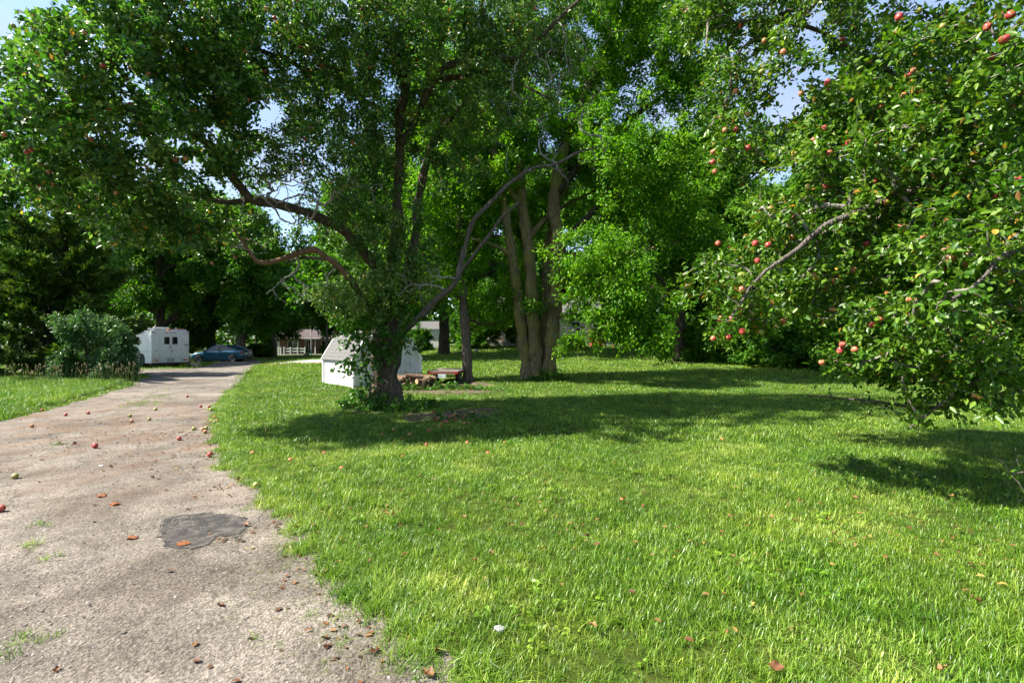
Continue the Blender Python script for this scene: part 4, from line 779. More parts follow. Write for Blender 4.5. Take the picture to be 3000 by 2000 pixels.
def tuft(name, nb, rad, L, w, lean, seed, dry=.10, segs=2):
    R = np.random.default_rng(seed); V, Fq, Ft, tn = [], [], [], []
    for i in range(nb):
        a_ = R.uniform(0, 6.28); rr = rad*math.sqrt(R.random()); p = np.array([rr*math.cos(a_), rr*math.sin(a_), -.005]); f = R.uniform(0, 6.28); ln = R.uniform(*L); le = abs(R.normal(0, lean))+.1
        d = np.array([math.cos(f), math.sin(f), 0]); s = np.array([-d[1], d[0], 0]); wi = w*R.uniform(.7, 1.3); o = len(V)
        t_ = np.clip(R.normal(.42, .24), 0, .84) if R.random() > dry else R.uniform(.86, 1)
        for k in range(segs+1):
            q = k/segs; c = p+d*ln*le*q*q+np.array([0, 0, ln*(q-.35*le*q*q)]); ww = wi*(1-.75*q**1.5)
            if k < segs: V += [c-s*ww/2, c+s*ww/2]; tn += [t_*.8+.05*q, t_*.8+.05*q]
            else: V.append(c); tn.append(t_)
        for k in range(segs-1): Fq.append((o+2*k, o+2*k+1, o+2*k+3, o+2*k+2))
        Ft.append((o+2*segs-2, o+2*segs-1, o+2*segs))
    return bpy.data.objects.new(name, np_mesh(name, np.array(V), [np.array(Fq), np.array(Ft)] if Fq else [np.array(Ft)], m_grass, tint=np.array(tn)))
def clover(name, k, rad, seed):
    R = np.random.default_rng(seed); A = dict(p=np.zeros((k*3, 3)), d=np.zeros((k*3, 3)), n=np.zeros((k*3, 3)), l=np.zeros(k*3), w=np.zeros(k*3))
    for i in range(k):
        c = np.r_[R.normal(0, rad, 2), R.uniform(.025, .06)]; f = R.uniform(0, 6.28); l = R.uniform(.014, .026)
        for j in range(3):
            g_ = f+j*2.09; A['p'][i*3+j] = c; A['d'][i*3+j] = (math.cos(g_), math.sin(g_), .1); A['l'][i*3+j] = l; A['w'][i*3+j] = l*.95
    nn = R.normal(0, .25, (k*3, 3))+np.array([0, 0, 1]); A['d'] = unit(A['d']); A['n'] = unit(nn-(nn*A['d']).sum(1, keepdims=True)*A['d'])
    return bpy.data.objects.new(name, leaf_mesh(name, A, np.clip(R.normal(.38, .15, k*3), 0, .7), m_grass, (0, 0, 0), T6))
def free(x, y, jit=.06, holes=True):     # not on the drive and not on bare ground
    jx, jy = x+rng.normal(0, jit, len(x)), y+rng.normal(0, jit, len(x))
    k = ~in_poly(jx, jy, DRIVE_F) & ~in_poly(jx, jy, PAD) & ~(in_poly(x, y, DRYP) & (rng.random(len(x)) < .7)) & ~in_poly(x, y, LANE)
    for pl in DIRTS: k &= ~(in_poly(x+rng.normal(0, .2, len(x)), y+rng.normal(0, .18, len(x)), pl) & (rng.random(len(x)) < .93))
    k &= ~in_poly(x, y, SHED_FP)
    return k
SHED_FP = [(-5.35, 16.3), (-3.5, 18.15), (-5.15, 19.8), (-7.0, 17.95)]
def band(y0, y1, dens, margin=1.5):
    w = 1.10*y1+margin; n_ = int(dens*(y1-y0)*2*w); x = rng.uniform(-w, w, n_); y = rng.uniform(y0, y1, n_); k = np.abs(x) < 1.10*y+margin
    return x[k], y[k]
def lawn(name, bands, sources, label, smin=.75, smax=1.25, extra=None):
    X, Y, Sc = [], [], []
    for y0, y1, dens, s in bands:
        x, y = band(y0, y1, dens); k = free(x, y); X.append(x[k]); Y.append(y[k]); Sc.append(np.full(k.sum(), s)*rng.uniform(smin, smax, k.sum()))
    x, y, s = np.concatenate(X), np.concatenate(Y), np.concatenate(Sc); nn = len(x)
    patchy = .5+.5*np.sin(x*1.7+np.sin(y*1.1)*1.5)*np.sin(y*1.9+np.sin(x*.9)*1.3); s = s*(.66+.55*patchy)
    return scatter(name, np.c_[x, y, ground(x, y)], rng.uniform(0, 6.28, nn), rng.normal(0, .12, (nn, 2)), s, np.where((rng.random(nn) < .045*(np.sin(x*2.1+1)*np.sin(y*2.7+x) > .45)) & (len(sources) == 9), 7, np.where((len(sources) == 9) & (rng.random(nn) < .75*np.clip(np.sin(x*1.9+2+np.sin(y*2.3))*np.sin(y*2.2-x*.8+.7)*2.6-1.15, 0, 1)), 8, rng.integers(0, min(7, len(sources)), nn))), sources, label, 'grass')
near_k = [tuft('grass_tuft_%d' % i, 15, .055, (.035, .085), .0042, .55, 500+i, .13, 3) for i in range(7)]+[clover('grass_tuft_7', 5, .05, 520), tuft('grass_tuft_8', 16, .06, (.03, .065), .004, .9, 531, .75, 3)]
mid_k = [tuft('mid_tuft_%d' % i, 18, .12, (.04, .085), .008, .55, 540+i, .12) for i in range(5)]
far_k = [tuft('far_tuft_%d' % i, 20, .30, (.05, .09), .022, .5, 560+i, .10) for i in range(4)]
lawn('lawn_grass', [(.9, 4, 640, 1.0), (4, 7.5, 400, 1.05)], near_k, 'sunlit mown grass in front of the camera')
lawn('lawn_grass', [(7.5, 12, 150, 1.0), (12, 19, 80, 1.1)], mid_k, 'mown grass round the old apple tree')
lawn('lawn_grass', [(19, 32, 22, 1.0), (32, 60, 7, 1.5)], far_k, 'far mown grass towards the houses')
# taller rough grass on the verge across the drive and along the drive edge
VER = [(-10.3, 9.6), (-11.3, 11.6), (-12.3, 13.9), (-14.2, 17.6), (-15.8, 20), (-19, 23.2), (-24, 24.5), (-24, 20), (-19, 15), (-16, 11), (-13, 8.5), (-10.8, 7)]
x = rng.uniform(-24, -10, 60000); y = rng.uniform(7, 24.5, 60000); k = in_poly(x, y, VER); x, y = x[k][:16000], y[k][:16000]; nn = len(x)
tall_k = [tuft('tall_tuft_%d' % i, 16, .11, (.09, .22), .009, .7, 580+i, .06, 3) for i in range(5)]
scatter('verge_grass', np.c_[x, y, ground(x, y)], rng.uniform(0, 6.28, nn), rng.normal(0, .15, (nn, 2)), rng.uniform(.6, 1.2, nn), rng.integers(0, 5, nn), tall_k, 'longer rough grass on the verge below the cedar', 'grass')
e_ = np.array([p for p in DRIVE_F if -1 < p[1] < 30 and p[0] > -14 and p[0] > -9.0-.0*p[1]]); e_ = np.array([p for p in e_ if p[0] > -9.3 or p[1] > 15])
e_ = e_[np.argsort(e_[:, 1])]; q_ = e_[rng.integers(0, len(e_), 5200)]; q_ = q_+rng.normal(0, .075, (5200, 2))+np.array([.03, .02])-np.array([.12, .08])*np.clip(np.sin(q_[:, :1]*5)*np.sin(q_[:, 1:]*4.3), 0, 1); x, y = q_[:, 0], q_[:, 1]; nn = len(x)
edge_k = [tuft('edge_tuft_%d' % i, 14, .06, (.04, .11), .0045, .9, 590+i, .22, 3) for i in range(5)]
scatter('edge_grass', np.c_[x, y, ground(x, y)+.008], rng.uniform(0, 6.28, nn), rng.normal(0, .25, (nn, 2)), rng.uniform(.6, 1.15, nn), rng.integers(0, 5, nn), edge_k, 'ragged grass creeping over the edge of the drive', 'grass')
# weeds in the drive's cracks
W_ = []
for px, py, k, s in ((800, 1140, 0, 0), (425, 1180, 40, .35), (445, 1165, 40, .3), (408, 1190, 24, .25), (60, 1890, 14, .07), (110, 1545, 5, .05), (108, 1600, 6, .05), (170, 1305, 7, .08), (150, 1640, 3, .04), (900, 1700, 6, .2), (1000, 1900, 12, .2), (520, 1140, 16, .5)):
    c_ = GP(px, py); W_ += [(c_.x+rng.normal(0, s), c_.y+rng.normal(0, s*.8)) for _ in range(k)]
W_ = np.array(W_); nn = len(W_)
scatter('drive_weeds', np.c_[W_, ground(W_[:, 0], W_[:, 1])+.014], rng.uniform(0, 6.28, nn), rng.normal(0, .2, (nn, 2)), rng.uniform(.4, .9, nn), rng.integers(0, 5, nn), edge_k, 'small tufts of weed growing in the cracked drive', 'weeds')
# pebbles on the drive
m_stone = mat('pebble', (0.19, 0.165, 0.145), .9, spec=.2); n = m_stone.node_tree; b = n.nodes['Principled BSDF']; oi = n.nodes.new('ShaderNodeObjectInfo')
r = ramp(n, [(0, (0.07, 0.062, 0.055)), (.5, (0.19, 0.165, 0.145)), (1, (0.33, 0.30, 0.27))]); n.links.new(oi.outputs['Random'], r.inputs['Fac']); n.links.new(r.outputs['Color'], b.inputs['Base Color'])
def stone_mesh(name, seed):
    bm = bmesh.new(); bmesh.ops.create_icosphere(bm, subdivisions=1, radius=1); R = random.Random(seed)
    for v in bm.verts: v.co *= R.uniform(.7, 1.15); v.co.z *= .6
    me = bpy.data.meshes.new(name); bm.to_mesh(me); bm.free(); me.materials.append(m_stone); return me
stones = [bpy.data.objects.new('pebble_%d' % i, stone_mesh('pebble', i)) for i in range(6)]
x1, y1 = rng.uniform(-9, 1, 150000), 1.5+rng.random(150000)**1.7*11
dn = .35+.65*(np.sin(x1*1.3+y1*.7+1)*np.sin(y1*1.1-x1*.6) > .1); dn *= np.where((x1 < -1.6*y1*.5) & (y1 < 5.5), 1.6, .7)
k = in_poly(x1, y1, DRIVE_F) & (rng.random(150000) < dn*.5) & (np.abs(x1) < 1.15*y1+1); x1, y1 = x1[k], y1[k]; nn = len(x1); sz = rng.lognormal(-5.5, .45, nn)
scatter('loose_gravel', np.c_[x1, y1, ground(x1, y1)+.013+sz*.2], rng.uniform(0, 6.28, nn), rng.normal(0, .3, (nn, 2)), np.clip(sz, .002, .02), rng.integers(0, 6, nn), stones, 'loose grey pebbles strewn over the drive', 'gravel')
c_ = GP(505, 1545); q_ = np.array([c_.x, c_.y])+rng.normal(0, 1, (120, 2))*np.array([.14, .13]); nn = len(q_); 
scatter('patch_pebbles', np.c_[q_, ground(q_[:, 0], q_[:, 1])+.022], rng.uniform(0, 6.28, nn), rng.normal(0, .3, (nn, 2)), rng.uniform(.003, .008, nn), rng.integers(0, 6, nn), stones, 'pale chips of stone on the dark asphalt patch', 'gravel')
# litter: crumbs of leaf, dry clippings
m_litter = leaf_mat('dry_leaf', [(0, (0.05, 0.024, 0.012)), (.4, (0.125, 0.048, 0.018)), (.75, (0.22, 0.12, 0.05)), (.9, (0.30, 0.21, 0.05)), (1, (0.11, 0.16, 0.025))], .15, .6)
def litter(name, cx, label, lo, hi, lift, tm=.4, T=T6, ratio=.6, seed=1):
    R = np.random.default_rng(seed); q = np.array(cx); n_ = len(q); p = np.c_[q, ground(q[:, 0], q[:, 1])+lift]
    f = R.uniform(0, 6.28, n_); d = unit(np.c_[np.cos(f), np.sin(f), R.normal(0, .12, n_)]); nn_ = R.normal(0, .22, (n_, 3))+np.array([0, 0, 1]); nn_ = unit(nn_-(nn_*d).sum(1, keepdims=True)*d); l = R.uniform(lo, hi, n_)
    return tag(link(name, leaf_mesh(name, dict(p=p, d=d, n=nn_, l=l, w=l*ratio), np.clip(R.normal(tm, .25, n_), 0, 1), m_litter, (0, 0, 0), T), None, 'stuff'), label, 'litter')
cx = []
for px, py, k, sx, sy in ((450, 1260, 170, .9, .7), (600, 1255, 130, .25, .6), (250, 1290, 90, .9, .5), (630, 1300, 70, .15, .5), (330, 1240, 80, .8, .5), (150, 1330, 50, .7, .4), (700, 1420, 50, .2, .3), (830, 1560, 46, .25, .3), (930, 1680, 46, .25, .25), (1120, 1840, 46, .22, .2), (500, 1400, 40, .6, .4), (900, 1900, 16, .4, .2), (560, 1350, 50, .5, .4)):
    c_ = GP(px, py); cx += [(c_.x+rng.normal(0, sx), c_.y+rng.normal(0, sy)) for _ in range(k)]
litter('leaf_crumbs', [q for q in cx if q[1] > 1.4], 'brown crumbs of fallen leaf scattered over the drive', .015, .055, .022, .35, seed=2)
cx = []
for px, py, k, sx, sy in ((1340, 1225, 60, .6, .5), (1350, 1250, 40, .8, .5), (1150, 1290, 60, 1.6, 1.0), (1500, 1400, 50, 1.5, .8), (2500, 1500, 70, .8, .5), (1700, 1600, 40, 1.0, .6), (2300, 1700, 50, .8, .4), (1100, 1500, 30, .5, .5), (2850, 1620, 40, .4, .3)):
    c_ = GP(px, py); cx += [(c_.x+rng.normal(0, sx), c_.y+rng.normal(0, sy)) for _ in range(k)]
cx = np.array(cx); cx = cx[free(cx[:, 0], cx[:, 1], .01) | True]
litter('lawn_litter', [tuple(q) for q in cx if q[1] > 1.5], 'yellow and brown leaves sprinkled over the lawn', .022, .055, .055, .62, seed=3)
m_straw = mat('dry_clipping', (0.18, 0.165, 0.08), .8, noise=(30, (0.11, 0.13, 0.04), .4, .6)); mb = []
for px, py, k, sx, sy in ((880, 1660, 230, .22, .22), (780, 1640, 120, .2, .2), (1000, 1800, 240, .2, .2), (1080, 1930, 200, .16, .12), (760, 1760, 80, .2, .15), (720, 1580, 60, .12, .1), (960, 1720, 120, .1, .2)):
    c_ = GP(px, py)
    for _ in range(k):
        p = np.array([c_.x+rng.normal(0, sx), max(1.6, c_.y+rng.normal(0, sy)), 0]); p[2] = gz(p[0], p[1])+.017+rng.uniform(0, .006); f = rng.uniform(0, 6.28); d = np.array([math.cos(f), math.sin(f), rng.normal(0, .06)]); mb.append((np.array([p, p+d*.02+np.array([0, 0, .002]), p+d*rng.uniform(.04, .08)]), np.array([.0011, .001, .0005])))
V, q = tubes(mb, 3); tag(link('grass_clippings', np_mesh('grass_clippings', V, q, m_straw), None, 'stuff'), 'dry grass clippings lying on the drive beside the lawn', 'clippings')
# plantain heads on the verge
m_head = mat('seed_head', (0.20, 0.155, 0.08), .9); m_stalk = mat('seed_stalk', (0.10, 0.15, 0.03), .8); ch, cs = [], []
for i in range(130):
    px = rng.uniform(0, 345) if i < 105 else rng.uniform(345, 410); g_ = G(px+rng.normal(0, 6), 15.2+px/345*1.6+rng.normal(0, .4)); h = rng.uniform(.35, .75); l_ = rng.normal(0, .08, 2)
    a_ = np.array(g_); b_ = a_+np.array([l_[0], l_[1], h]); cs.append((np.array([a_, (a_+b_)/2, b_]), np.array([.005, .004, .003]))); t_ = unit(b_-a_); ch.append((np.array([b_, b_+t_*.02, b_+t_*.05, b_+t_*.075]), np.array([.006, .015, .014, .004])))
V, q = tubes(cs, 3); o_ = link('seed_stalks', np_mesh('seed_stalks', V, q, m_stalk), None, 'stuff'); tag(o_, 'thin stalks topped with tan seed heads along the verge', 'weeds')
V, q = tubes(ch, 5); link('seed_heads', np_mesh('seed_heads', V, q, m_head), o_, 'stuff')
# undergrowth at the foot of the apple tree and the ash
def herbs(name, spots, n_, L, label, seed, leaf=None, hgt=.35):
    R = np.random.default_rng(seed); ls, tg_ = [], []
    for px, d, rx, ry, h in spots:
        c_ = G(px, d)
        for _ in range(7): a_ = np.array([c_.x+R.normal(0, rx*.6), c_.y+R.normal(0, ry*.6), 0]); a_[2] = gz(a_[0], a_[1])-.02; ls.append(crom([(*a_, .004), (*(a_+np.r_[R.normal(0, .05, 2), h*.8]), .002)], .08))
        k = 34; q = np.c_[c_.x+R.normal(0, rx, k), c_.y+R.normal(0, ry, k), np.zeros(k)]; q[:, 2] = ground(q[:, 0], q[:, 1])+np.abs(R.normal(.3, .35, k))*h; tg_.append(q)
    sk = grow(ls, np.concatenate(tg_), seed, 3, .1); A = leaf_arrays(sk, n_, seed+1, L, .6, .03, .1, .9, .2)
    o_ = link(name, leaf_mesh(name, A, tints(n_, seed+2, .45, .18, .01, A), leaf or m_leaf_vine, (0, 0, 0), T6), None, 'stuff'); tag(o_, label, 'undergrowth')
    link('stems', twig_mesh('stems', sk, m_twig, (0, 0, 0), .002), o_, 'stuff')
herbs('undergrowth', [(1060, 11.7, .2, .2, .45), (1110, 11.5, .3, .2, .4), (1180, 11.6, .25, .2, .35), (1230, 11.7, .25, .2, .22), (1030, 11.6, .2, .2, .3), (1090, 11.2, .3, .2, .2), (1160, 11.1, .3, .2, .2)], 2600, (.05, .10), 'tangle of ivy and weeds at the foot of the old apple tree', 601)
herbs('undergrowth', [(1610, 18.6, .25, .15, .5), (1580, 18.5, .25, .15, .3), (1640, 18.8, .2, .15, .3)], 900, (.06, .11), 'leafy weeds at the foot of the ash trunks', 611)
herbs('undergrowth', [(1260, 15.6, .35, .15, .25), (1320, 15.8, .4, .15, .22), (1390, 15.9, .3, .12, .15), (1190, 15.4, .3, .15, .25)], 1500, (.05, .10), 'weeds growing in front of the woodpile and trailer', 621)
herbs('undergrowth', [(1390, 9.6, .12, .1, .14), (1420, 9.4, .1, .1, .16), (1290, 9.9, .1, .1, .12), (1350, 10.2, .15, .1, .1)], 160, (.06, .11), 'broad-leaved weeds on the bare patch under the apple tree', 631)
herbs('undergrowth', [(2700, 5.6, .5, .35, .07), (2850, 5.2, .5, .3, .07), (2600, 6.0, .4, .3, .06), (2500, 5.6, .3, .2, .05), (2950, 5.0, .3, .3, .08)], 1500, (.025, .05), 'low round-leaved ground cover in the shade of the laden apple tree', 641)
# ------------------------------------------------------------------ shed
m_white = mat('white_paint', (0.62, 0.62, 0.61), .6, noise=(5, (0.48, 0.47, 0.44), .45, .75), bump=(40, .25, .004))
m_trim = mat('white_trim', (0.78, 0.78, 0.77), .55, noise=(9, (0.66, 0.65, 0.62), .5, .75))
m_shingle = mat('grey_shingle', (0.085, 0.084, 0.082), .95, noise=(11, (0.135, 0.133, 0.129), .35, .65), bump=(160, .6, .006))
m_dark = mat('dark_gap', (0.02, 0.02, 0.02), .9); m_block = mat('concrete_block', (0.25, 0.24, 0.225), .9, noise=(6, (0.34, 0.33, 0.31), .4, .6), bump=(60, .5, .006))
so = Vector((-5.3, 16.2, gz(-5.0, 17)-.02)); xa, ya = Vector((.714, .700, 0)), Vector((-.700, .714, 0)); WD, LN = 2.6, 2.35
shed = empty('garden_shed', so, 'white barn-roofed garden shed with grey shingles behind the old apple tree', 'shed')
SM = Matrix(((xa.x, ya.x, 0, 0), (xa.y, ya.y, 0, 0), (0, 0, 1, 0), (0, 0, 0, 1)))
prof = [(0, 1.02), (.39, 1.66), (1.3, 1.97), (2.21, 1.66), (2.6, 1.02)]
def roof_z(t):
    for (a0, z0), (a1, z1) in zip(prof, prof[1:]):
        if a0 <= t <= a1: return z0+(z1-z0)*(t-a0)/(a1-a0)
    return 1.02
core = MB().prism([(.04, .05), (WD-.04, .05), (WD-.04, .98), (2.19, 1.60), (1.3, 1.90), (.41, 1.60), (.04, .98)], .04, LN-.04, SM); core.build('wall', m_white, shed)
bw = .2
for end, yy in ((0, .012), (1, LN-.012)):
    for i in range(13):
        a0, a1 = i*bw+.004, (i+1)*bw-.004
        if end and i % 3: continue
        if end: a0, a1 = (i//1)*bw+.004, min(WD, (i+3)*bw)-.004
        poly = [(a0, .03), (a1, .03), (a1, roof_z(a1)-.05)] + ([(1.3, 1.92)] if a0 < 1.3 < a1 else []) + [(a0, roof_z(a0)-.05)]
        MB().prism(poly, yy-.012, yy+.03, SM).build('board', m_white, shed)
for side, xx in ((0, .012), (1, WD-.012)):
    for i in range(12):
        y0, y1 = i*LN/12+.002, (i+1)*LN/12-.002
        MB().box((xx, (y0+y1)/2, .52), (.03, y1-y0, .98), 0, SM).build('board', m_white, shed)
for cx_, cy_ in ((0, 0), (WD, 0), (0, LN), (WD, LN)): MB().box((cx_+(-.012 if cx_ == 0 else .012), cy_+(-.016 if cy_ == 0 else .016), .5), (.085, .075, .98), 0, SM).build('corner_trim', m_trim, shed)
MB().box((WD/2, LN/2, .01), (WD-.1, LN-.1, .07), 0, SM).build('skid', m_dark, shed)
for yy in (-.05, LN+.05):
    for (a0, z0), (a1, z1) in zip([(-.06, .93)]+prof[1:4]+[(2.66, .93)], prof[1:4]+[(2.66, .93)]):
        MB().bar(SM @ Vector((a0, yy, z0-.02)), SM @ Vector((a1, yy, z1-.02)), .03, .10).build('rake_trim', m_trim, shed)
def slope(a0, z0, a1, z1, rows, y0, y1, cols):
    u = Vector((a1-a0, 0, z1-z0)); L = u.length; u.normalize(); nrm = Vector((-u.z, 0, u.x)); nrm = nrm if nrm.z > 0 else -nrm
    MB().add([SM @ (Vector((a, y, z))+nrm*k) for k in (.005, .025) for a, y, z in ((a0, y0, z0), (a1, y0, z1), (a1, y1, z1), (a0, y1, z0))], [(0, 1, 2, 3), (7, 6, 5, 4), (0, 4, 5, 1), (1, 5, 6, 2), (2, 6, 7, 3), (3, 7, 4, 0)]).build('roof_deck', m_shingle, shed)
    h = L/rows; w = (y1-y0)/cols; mb = MB()
    c = [Vector((0, 0, 0)), Vector((0, w-.008, 0)), u*(h*1.1)+Vector((0, w-.008, 0)), u*(h*1.1)]
    mb.add([SM @ (q+nrm*(.034 if i < 2 else .027)) for i, q in enumerate(c)]+[SM @ (q+nrm*.0255) for q in c], [(0, 1, 2, 3), (0, 4, 5, 1), (0, 3, 7, 4), (1, 5, 6, 2), (2, 6, 7, 3)])
    first = None
    for r in range(rows):
        for k in range(cols):
            s_ = SM @ (Vector((a0, y0+k*w+(w*.0 if r % 2 else w*.0), z0))+u*(r*h)+nrm*random.Random(r*31+k).uniform(0, .004))
            if first is None: first = mb.build('shingle', m_shingle, shed); o_ = first
            else: o_ = link('shingle', first.data, shed)
            o_.location = s_
for a in ((-.07, .90, .39, 1.66, 6, -.06, LN+.06, 9), (.39, 1.66, 1.3, 1.97, 6, -.06, LN+.06, 9), (2.67, .90, 2.21, 1.66, 3, -.06, LN+.06, 4), (2.21, 1.66, 1.3, 1.97, 3, -.06, LN+.06, 4)): slope(*a)
MB().bar(SM @ Vector((1.3, -.07, 2.0)), SM @ Vector((1.3, LN+.07, 2.0)), .2, .02).build('ridge_cap', m_shingle, shed)

# ------------------------------------------------------------------ trailer and woodpile
m_red = mat('rusty_red_steel', (0.17, 0.045, 0.032), .7, noise=(14, (0.10, 0.05, 0.03), .4, .65)); m_deck = mat('weathered_deck', (0.11, 0.092, 0.075), .9, noise=(20, (0.17, 0.148, 0.122), .4, .6))
m_rubber = mat('tyre_rubber', (0.018, 0.018, 0.019), .85); m_lens = mat('red_lens', (0.35, 0.01, 0.012), .25); m_plate = mat('plate_white', (0.62, 0.66, 0.66), .5); m_ink = mat('plate_ink', (0.02, 0.05, 0.04), .6); m_steel = mat('steel', (0.35, 0.35, 0.36), .4, .9)
def wheel(parent, c, r, w, axis_, rimm=None, spokes=0, name='wheel'):
    pr = [(r*.62, -w/2), (r*.9, -w/2), (r, -w*.34), (r, w*.34), (r*.9, w/2), (r*.62, w/2), (r*.6, 0), (r*.62, -w/2)]
    q = Vector((0, 0, 1)).rotation_difference(Vector(axis_))
    h = bpy.data.objects.new(name, None); COL.objects.link(h); h.parent = parent; h.location = c; h.rotation_euler = q.to_euler(); h.empty_display_size = .1
    MB().lathe(pr, n=24).build('tyre', m_rubber, h, True)
    mb = MB().lathe([(0, w*.10), (r*.16, w*.12), (r*.2, w*.05), (r*.60, w*(-.1 if spokes else .05)), (r*.64, w*.36), (r*.60, w*.30), (0.001, -w*.3)], n=20)
    for k in range(spokes): a = 2*math.pi*k/spokes; mb.bar((0, 0, w*.2), (r*.62*math.cos(a), r*.62*math.sin(a), w*.3), r*.14, w*.12)
    mb.build('rim', rimm or m_steel, h); return h
tb = G(1297, 17.3); tr_ = empty('flat_trailer', tb, 'small flat red-edged trailer with licence plate parked beside the woodpile', 'trailer', rz=-.10)
for i in range(6): MB().box((-.47+i*.188, .95, .475), (.18, 1.9, .03)).build('deck_plank', m_deck, tr_)
MB().box((0, -.02, .42), (1.12, .05, .085)).box((-.54, .95, .42), (.05, 1.9, .075)).box((.54, .95, .42), (.05, 1.9, .075)).build('frame', m_red, tr_, bevel=.005)
MB().bar((0, 1.8, .40), (0, 3.0, .38), .07).build('drawbar', m_red, tr_)
for sx in (-.46, .50): MB().tube([(sx, -.07, .42), (sx, -.04, .42)], .045, 12).build('tail_light', m_lens, tr_)
wheel(tr_, (.42, .75, .255), .255, .14, (1, 0, 0)); wheel(tr_, (-.42, .75, .255), .255, .14, (-1, 0, 0)); MB().bar((-.4, .75, .26), (.4, .75, .26), .05).build('axle', m_red, tr_)
pl_ = MB().box((-.01, -.06, .315), (.29, .008, .13)).build('licence_plate', m_plate, tr_)
fc = bpy.data.curves.new('plate_text', 'FONT'); fc.body = 'S88BCLV8'; fc.size = .075; fc.align_x = 'CENTER'; fc.align_y = 'CENTER'; fc.materials.append(m_ink); ft = bpy.data.objects.new('plate_text', fc); COL.objects.link(ft); ft.parent = pl_; ft.location = (-.01, -.0655, .31); ft.rotation_euler = (math.pi/2, 0, 0)
bpy.context.view_layer.update(); tm_ = bpy.data.meshes.new_from_object(ft); bpy.data.objects.remove(ft); tm_.materials.clear(); tm_.materials.append(m_ink); ft = link('plate_text', tm_, pl_); ft.location = (-.01, -.0655, .31); ft.rotation_euler = (math.pi/2, 0, 0)
m_log = bark_mat('log_bark', (0.06, 0.04, 0.028), (0.22, 0.15, 0.10), 12, depth=.012); m_cut = mat('cut_wood', (0.30, 0.19, 0.10), .9, noise=(20, (0.42, 0.29, 0.17), .4, .6))
R = random.Random(12)
for i in range(44):
    lay = i % 4; c_ = G(1180+R.uniform(-75, 72), 15.7+R.uniform(-.25, .35)); c_.z += .07+lay*.13*(1-abs(c_.x+3.3)*.5); L = R.uniform(.3, .8); a = R.uniform(-.6, .6) if R.random() < .7 else R.uniform(0, 3.1); r = R.uniform(.03, .085)
    d_ = Vector((math.cos(a), math.sin(a), R.uniform(-.12, .12)))*L/2; o_ = MB().tube([-d_, -d_*.3+Vector((0, 0, R.uniform(-.01, .01))), d_], [r, r*.97, r*.9], 8).build('log', m_log, None); o_.location = c_
    o_.data.materials.append(m_cut); o_.data.polygons[-1].material_index = 1; o_.data.polygons[-2].material_index = 1
    tag(o_, 'weathered brown log in the heap before the white shed', 'log', 'logs of the woodpile')
for i, (p0, p1, p2, r, lab) in enumerate((((1150, 1102, 15.8), (1195, 1100, 15.9), (1232, 1090, 16), .022, 'long thin dead branch lying across the top of the woodpile'), ((1160, 1115, 15.6), (1195, 1112, 15.6), (1240, 1125, 15.6), .028, 'grey pole slanting down the front of the woodpile'), ((1187, 1086, 15.9), (1200, 1105, 15.9), (1215, 1120, 15.8), .018, 'short forked stick poking up from the woodpile'))):
    p0, p1, p2 = P(*p0), P(*p1), P(*p2); o_ = MB().tube([p0-p1, (0, 0, 0), p2-p1], [r, r, r*.6], 7).build('dead_branch', m_log); o_.location = p1; tag(o_, lab, 'branch', 'logs of the woodpile')
o_ = MB().box((0, 0, .17), (.09, .03, .36), .3).build('split_plank', m_cut); o_.location = G(1237, 15.5); o_.rotation_euler = (.1, .18, 0); tag(o_, 'pale split plank standing on end at the woodpile edge', 'plank')

# ------------------------------------------------------------------ white box truck
m_tw = mat('truck_white', (0.56, 0.58, 0.60), .35, noise=(1.2, (0.46, 0.48, 0.50), .45, .7), coat=.2); m_glass = mat('dark_glass', (0.012, 0.014, 0.016), .06, spec=.8); m_orange = mat('amber_lens', (0.75, 0.20, 0.01), .3); m_cream = mat('cream_plastic', (0.55, 0.53, 0.47), .6); m_chrome = mat('dull_metal', (0.30, 0.30, 0.31), .4, .8); m_lens_w = mat('clear_lens', (0.4, 0.4, 0.38), .2)
d = 34.3; tp = Vector(((500-1500)/F*d, d, 0)); tp.z = gz(tp.x, tp.y); th = math.radians(-33)
trk = empty('box_truck', tp, 'white box-bodied service truck seen from behind, partly hidden by the cedar', 'truck'); trk.rotation_euler = (0, 0, th+math.pi)   # local +x is forward
Wt = 2.36; z0, z1 = .34, 2.62
MB().box((2.6, 0, (z0+z1)/2), (5.2, Wt, z1-z0)).build('box_body', m_tw, trk, bevel=.03)
MB().box((6.1, 0, 1.25), (1.8, 2.0, 1.5)).box((7.3, 0, .95), (1.0, 1.9, .8)).build('cab', m_tw, trk, bevel=.08)
